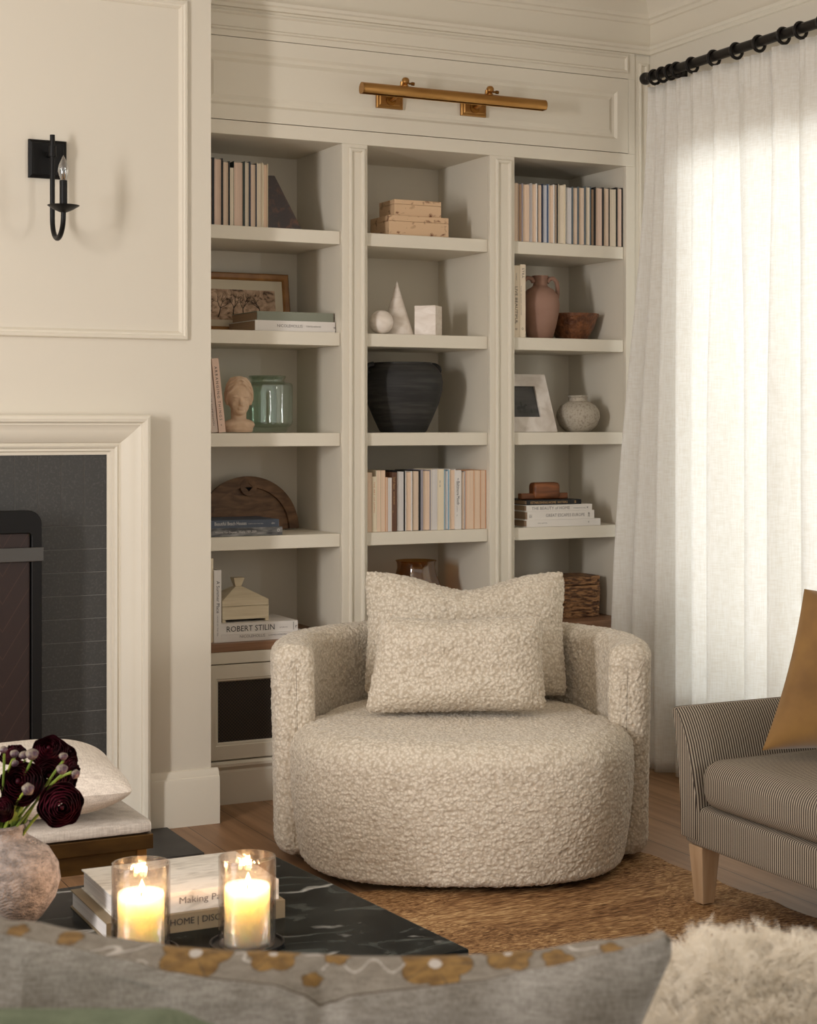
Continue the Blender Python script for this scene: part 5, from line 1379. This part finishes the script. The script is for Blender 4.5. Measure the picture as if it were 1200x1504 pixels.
def prow(px):
    """closed section: back of the cushion up to the seam, over the printed face, down to the seat"""
    e = min(1, max(0, (px-wl)/120))*min(1, max(0, (wr-px)/150)); e = e**.6
    zs = ztop(interp(seam, px), 0); zr_ = ztop(interp(ridge, px), .045*e)
    dz = max(.0, zr_-zs)
    k = 1
    pts = [(0.0, zs), (.012*e, zs+.40*dz), (.028*e, zs+.80*dz), (.045*e, zs+dz), (.065*e, zs+dz-.006*e), (.085*e, zs+dz-.03*e), (.105*e, lerp(zs, .70, .35)), (.125*e, lerp(zs, .5, .55)), (.10*e, lerp(zs, .46, .85)), (.02*e, .452), (.0, .450), (-.02*e, .453), (-.055*e, lerp(zs, .46, .85)), (-.072*e, lerp(zs, .5, .6)), (-.060*e, lerp(zs, .6, .35)), (-.030*e, zs-.055), (-.010*e, zs-.014), (0.0, zs)]
    return pts
segs = [16, 14, 14, 10, 8, 8, 8, 8, 6, 4, 4, 6, 8, 10, 18, 18, 10]
idx = [(i, j/k) for i, k in enumerate(segs) for j in range(k)]
NVc = len(idx)
cache = {}
def cush(u, v):
    i_ = round(u*(NU-1)); px = lerp(wl, wr, u)
    if i_ not in cache: cache[i_] = prow(px)
    P = cache[i_]; k, f = idx[round(v*NVc) % NVc]
    p0, p1, p2, p3 = P[k-1 if k else -2], P[k], P[k+1], P[(k+2) % len(P) if k+2 < len(P) else 1]
    def cr(a, b, c, d): return .5*((2*b)+(-a+c)*f+(2*a-5*b+4*c-d)*f*f+(-a+3*b-3*c+d)*f**3)
    if k in (0, 16): y, z = lerp(p1[0], p2[0], f), lerp(p1[1], p2[1], f)
    else: y, z = cr(p0[0], p1[0], p2[0], p3[0]), cr(p0[1], p1[1], p2[1], p3[1])
    zlo = .452
    tp = max(0, (px-880)/106); x = (px-CX)*pxm - .0*tp
    # the lower part of the cushion draws in towards the seat
    wid = (z-zlo)/.5
    x -= .55*max(0, (px-700)/286)**3*max(0, .925-z)*.8; x += .0*wid
    y += .004*noise.noise(Vector((x*14, z*14, 3.3)))*(1 if k not in (0, 16) else .3)
    return (x, y, z)
FL = [(280, 1400, 54, .2, 1), (396, 1402, 40, .9, 1), (640, 1416, 54, .1, 1), (750, 1401, 38, .6, 1), (95, 1377, 17, .3, 0), (457, 1440, 15, .4, 0), (492, 1405, 20, .2, 0), (822, 1410, 22, .5, 0), (20, 1368, 14, .3, 0), (900, 1396, 16, .3, 0)]
def colr(i, j):
    k, f = idx[j]
    if not (k < 8): return 0
    if k == 0 and f < .07: return 4
    px = lerp(wl, wr, (i+.5)/(NU-1)); P = prow(px) if i not in cache else cache[i]
    zz_ = lerp(P[k][1], P[k+1][1], f); yy_ = lerp(P[k][0], P[k+1][0], f)
    py = HZ+(ZC-zz_)*F/(tt+yy_)
    dep = yy_/pxm*.55         # distance over the ridge counted as extra height
    if k >= 3: py = HZ+(ZC-P[3][1])*F/(tt+.045)-(yy_-P[3][0])/pxm*.6-(P[3][1]-zz_)/pxm
    for fx_, fy_, fr, ph, big in FL:
        dx, dy = px-fx_, (py-fy_)*1.5
        rr = sqrt(dx*dx+dy*dy); a = atan2(dy, dx)
        if rr < fr*(.80+.24*abs(cos(2.5*a+ph))):
            if big and rr < fr*.18: return 3
            if rr > fr*.25 and abs(sin(2.5*a+ph)) < .05: return 4
            return 2
        if rr < fr*(.80+.24*abs(cos(2.5*a+ph)))+1.6: return 4
    w = sin(px*.085+2.1*sin(py*.13))*6+1398+10*sin(px*.021)
    if abs(py-w) < 1.3 and (px % 240) > 95: return 3
    w2 = 1420+9*sin(px*.11+1)
    if abs(py-w2) < 1.1 and (470 < px < 600 or 150 < px < 215): return 3
    return 1
m = MB().grid(NU, NVc, cush, cv=True, mif=colr)
m.f += [list(range(NVc)), [(NU-1)*NVc+j for j in range(NVc)][::-1]]; m.m += [0, 0]; m.sm += [False, False]
o = m.build('floral_cushion', [grey_lin, flor_b, flor_m, flor_w, flor_d], None, sharp=0)
o.location = (so[0], so[1], 0); o.rotation_euler = (0, 0, -TH)
tag(o, 'grey linen cushion with mustard floral face seen from behind in the foreground', 'cushion')

# sheepskin cushion
fleece = M('sheepskin', (250, 240, 224), .9, sheen=.3, spec=.1)
ft = 1.78; fxc = 1118
zt_ = ZC+(HZ-1388)*(ft-.02)/F-.018; hs = zt_-.452
o = cushion(.40, hs, .24, 170, 150, pinch=.0, seed=6.6)
def rnd(v):
    a, b = v.x/.20, (v.z-hs/2)/(hs/2)
    r0 = max(abs(a), abs(b)); r1 = sqrt(a*a+b*b)
    k = lerp(1, r0/max(r1, 1e-6), .8); v.x *= k; v.z = hs/2+(v.z-hs/2)*k
for v in o.v: rnd(v)
o = o.build('sheepskin_cushion', fleece, None, sharp=0)
o.location = cam_pos(fxc, ft, zt_-hs); o.rotation_euler = (radians(-4), 0, -TH)
nub(o, -.004, tex_f, .018)
ps = o.modifiers.new('pile', 'PARTICLE_SYSTEM'); pset = o.particle_systems[0].settings
pset.type = 'HAIR'; pset.count = 9000; pset.hair_length = .0085; pset.hair_step = 4; pset.display_step = 3; pset.render_step = 3
pset.child_type = 'INTERPOLATED'; pset.rendered_child_count = 14; pset.clump_factor = .85; pset.clump_shape = .2
pset.roughness_1 = .012; pset.roughness_1_size = .02; pset.roughness_2 = .003; pset.roughness_endpoint = .012
pset.brownian_factor = .012; pset.root_radius = .16; pset.tip_radius = .05; pset.radius_scale = .004; pset.material = 1
tag(o, 'fluffy cream sheepskin cushion in the foreground behind the grey linen one', 'cushion')

# folded sage throw over the sofa back
sage = linen_mat('sage_linen', (118, 126, 104), (98, 106, 86), sc=420, bump=.3)
def thr(u, v):
    x = lerp(-.44, -.158, u)+.003*sin(v*9)
    s = v*2-1; a = s*1.35
    y = -.168+.108*sin(a)*1.02; z = .894+.0+.040*(cos(a)-1)*2.2+.034+.006*noise.noise(Vector((u*4, v*3, 1)))
    z -= .012*smooth01((u-.86)/.14)
    return (x, y, z)
o = MB().grid(60, 60, thr).build('throw_blanket', sage, None, sharp=0)
o.location = (so[0], so[1], 0); o.rotation_euler = (0, 0, -TH)
md = o.modifiers.new('thick', 'SOLIDIFY'); md.thickness = .010; md.offset = -1
tag(o, 'sage green throw blanket over the sofa back at the bottom left', 'blanket')
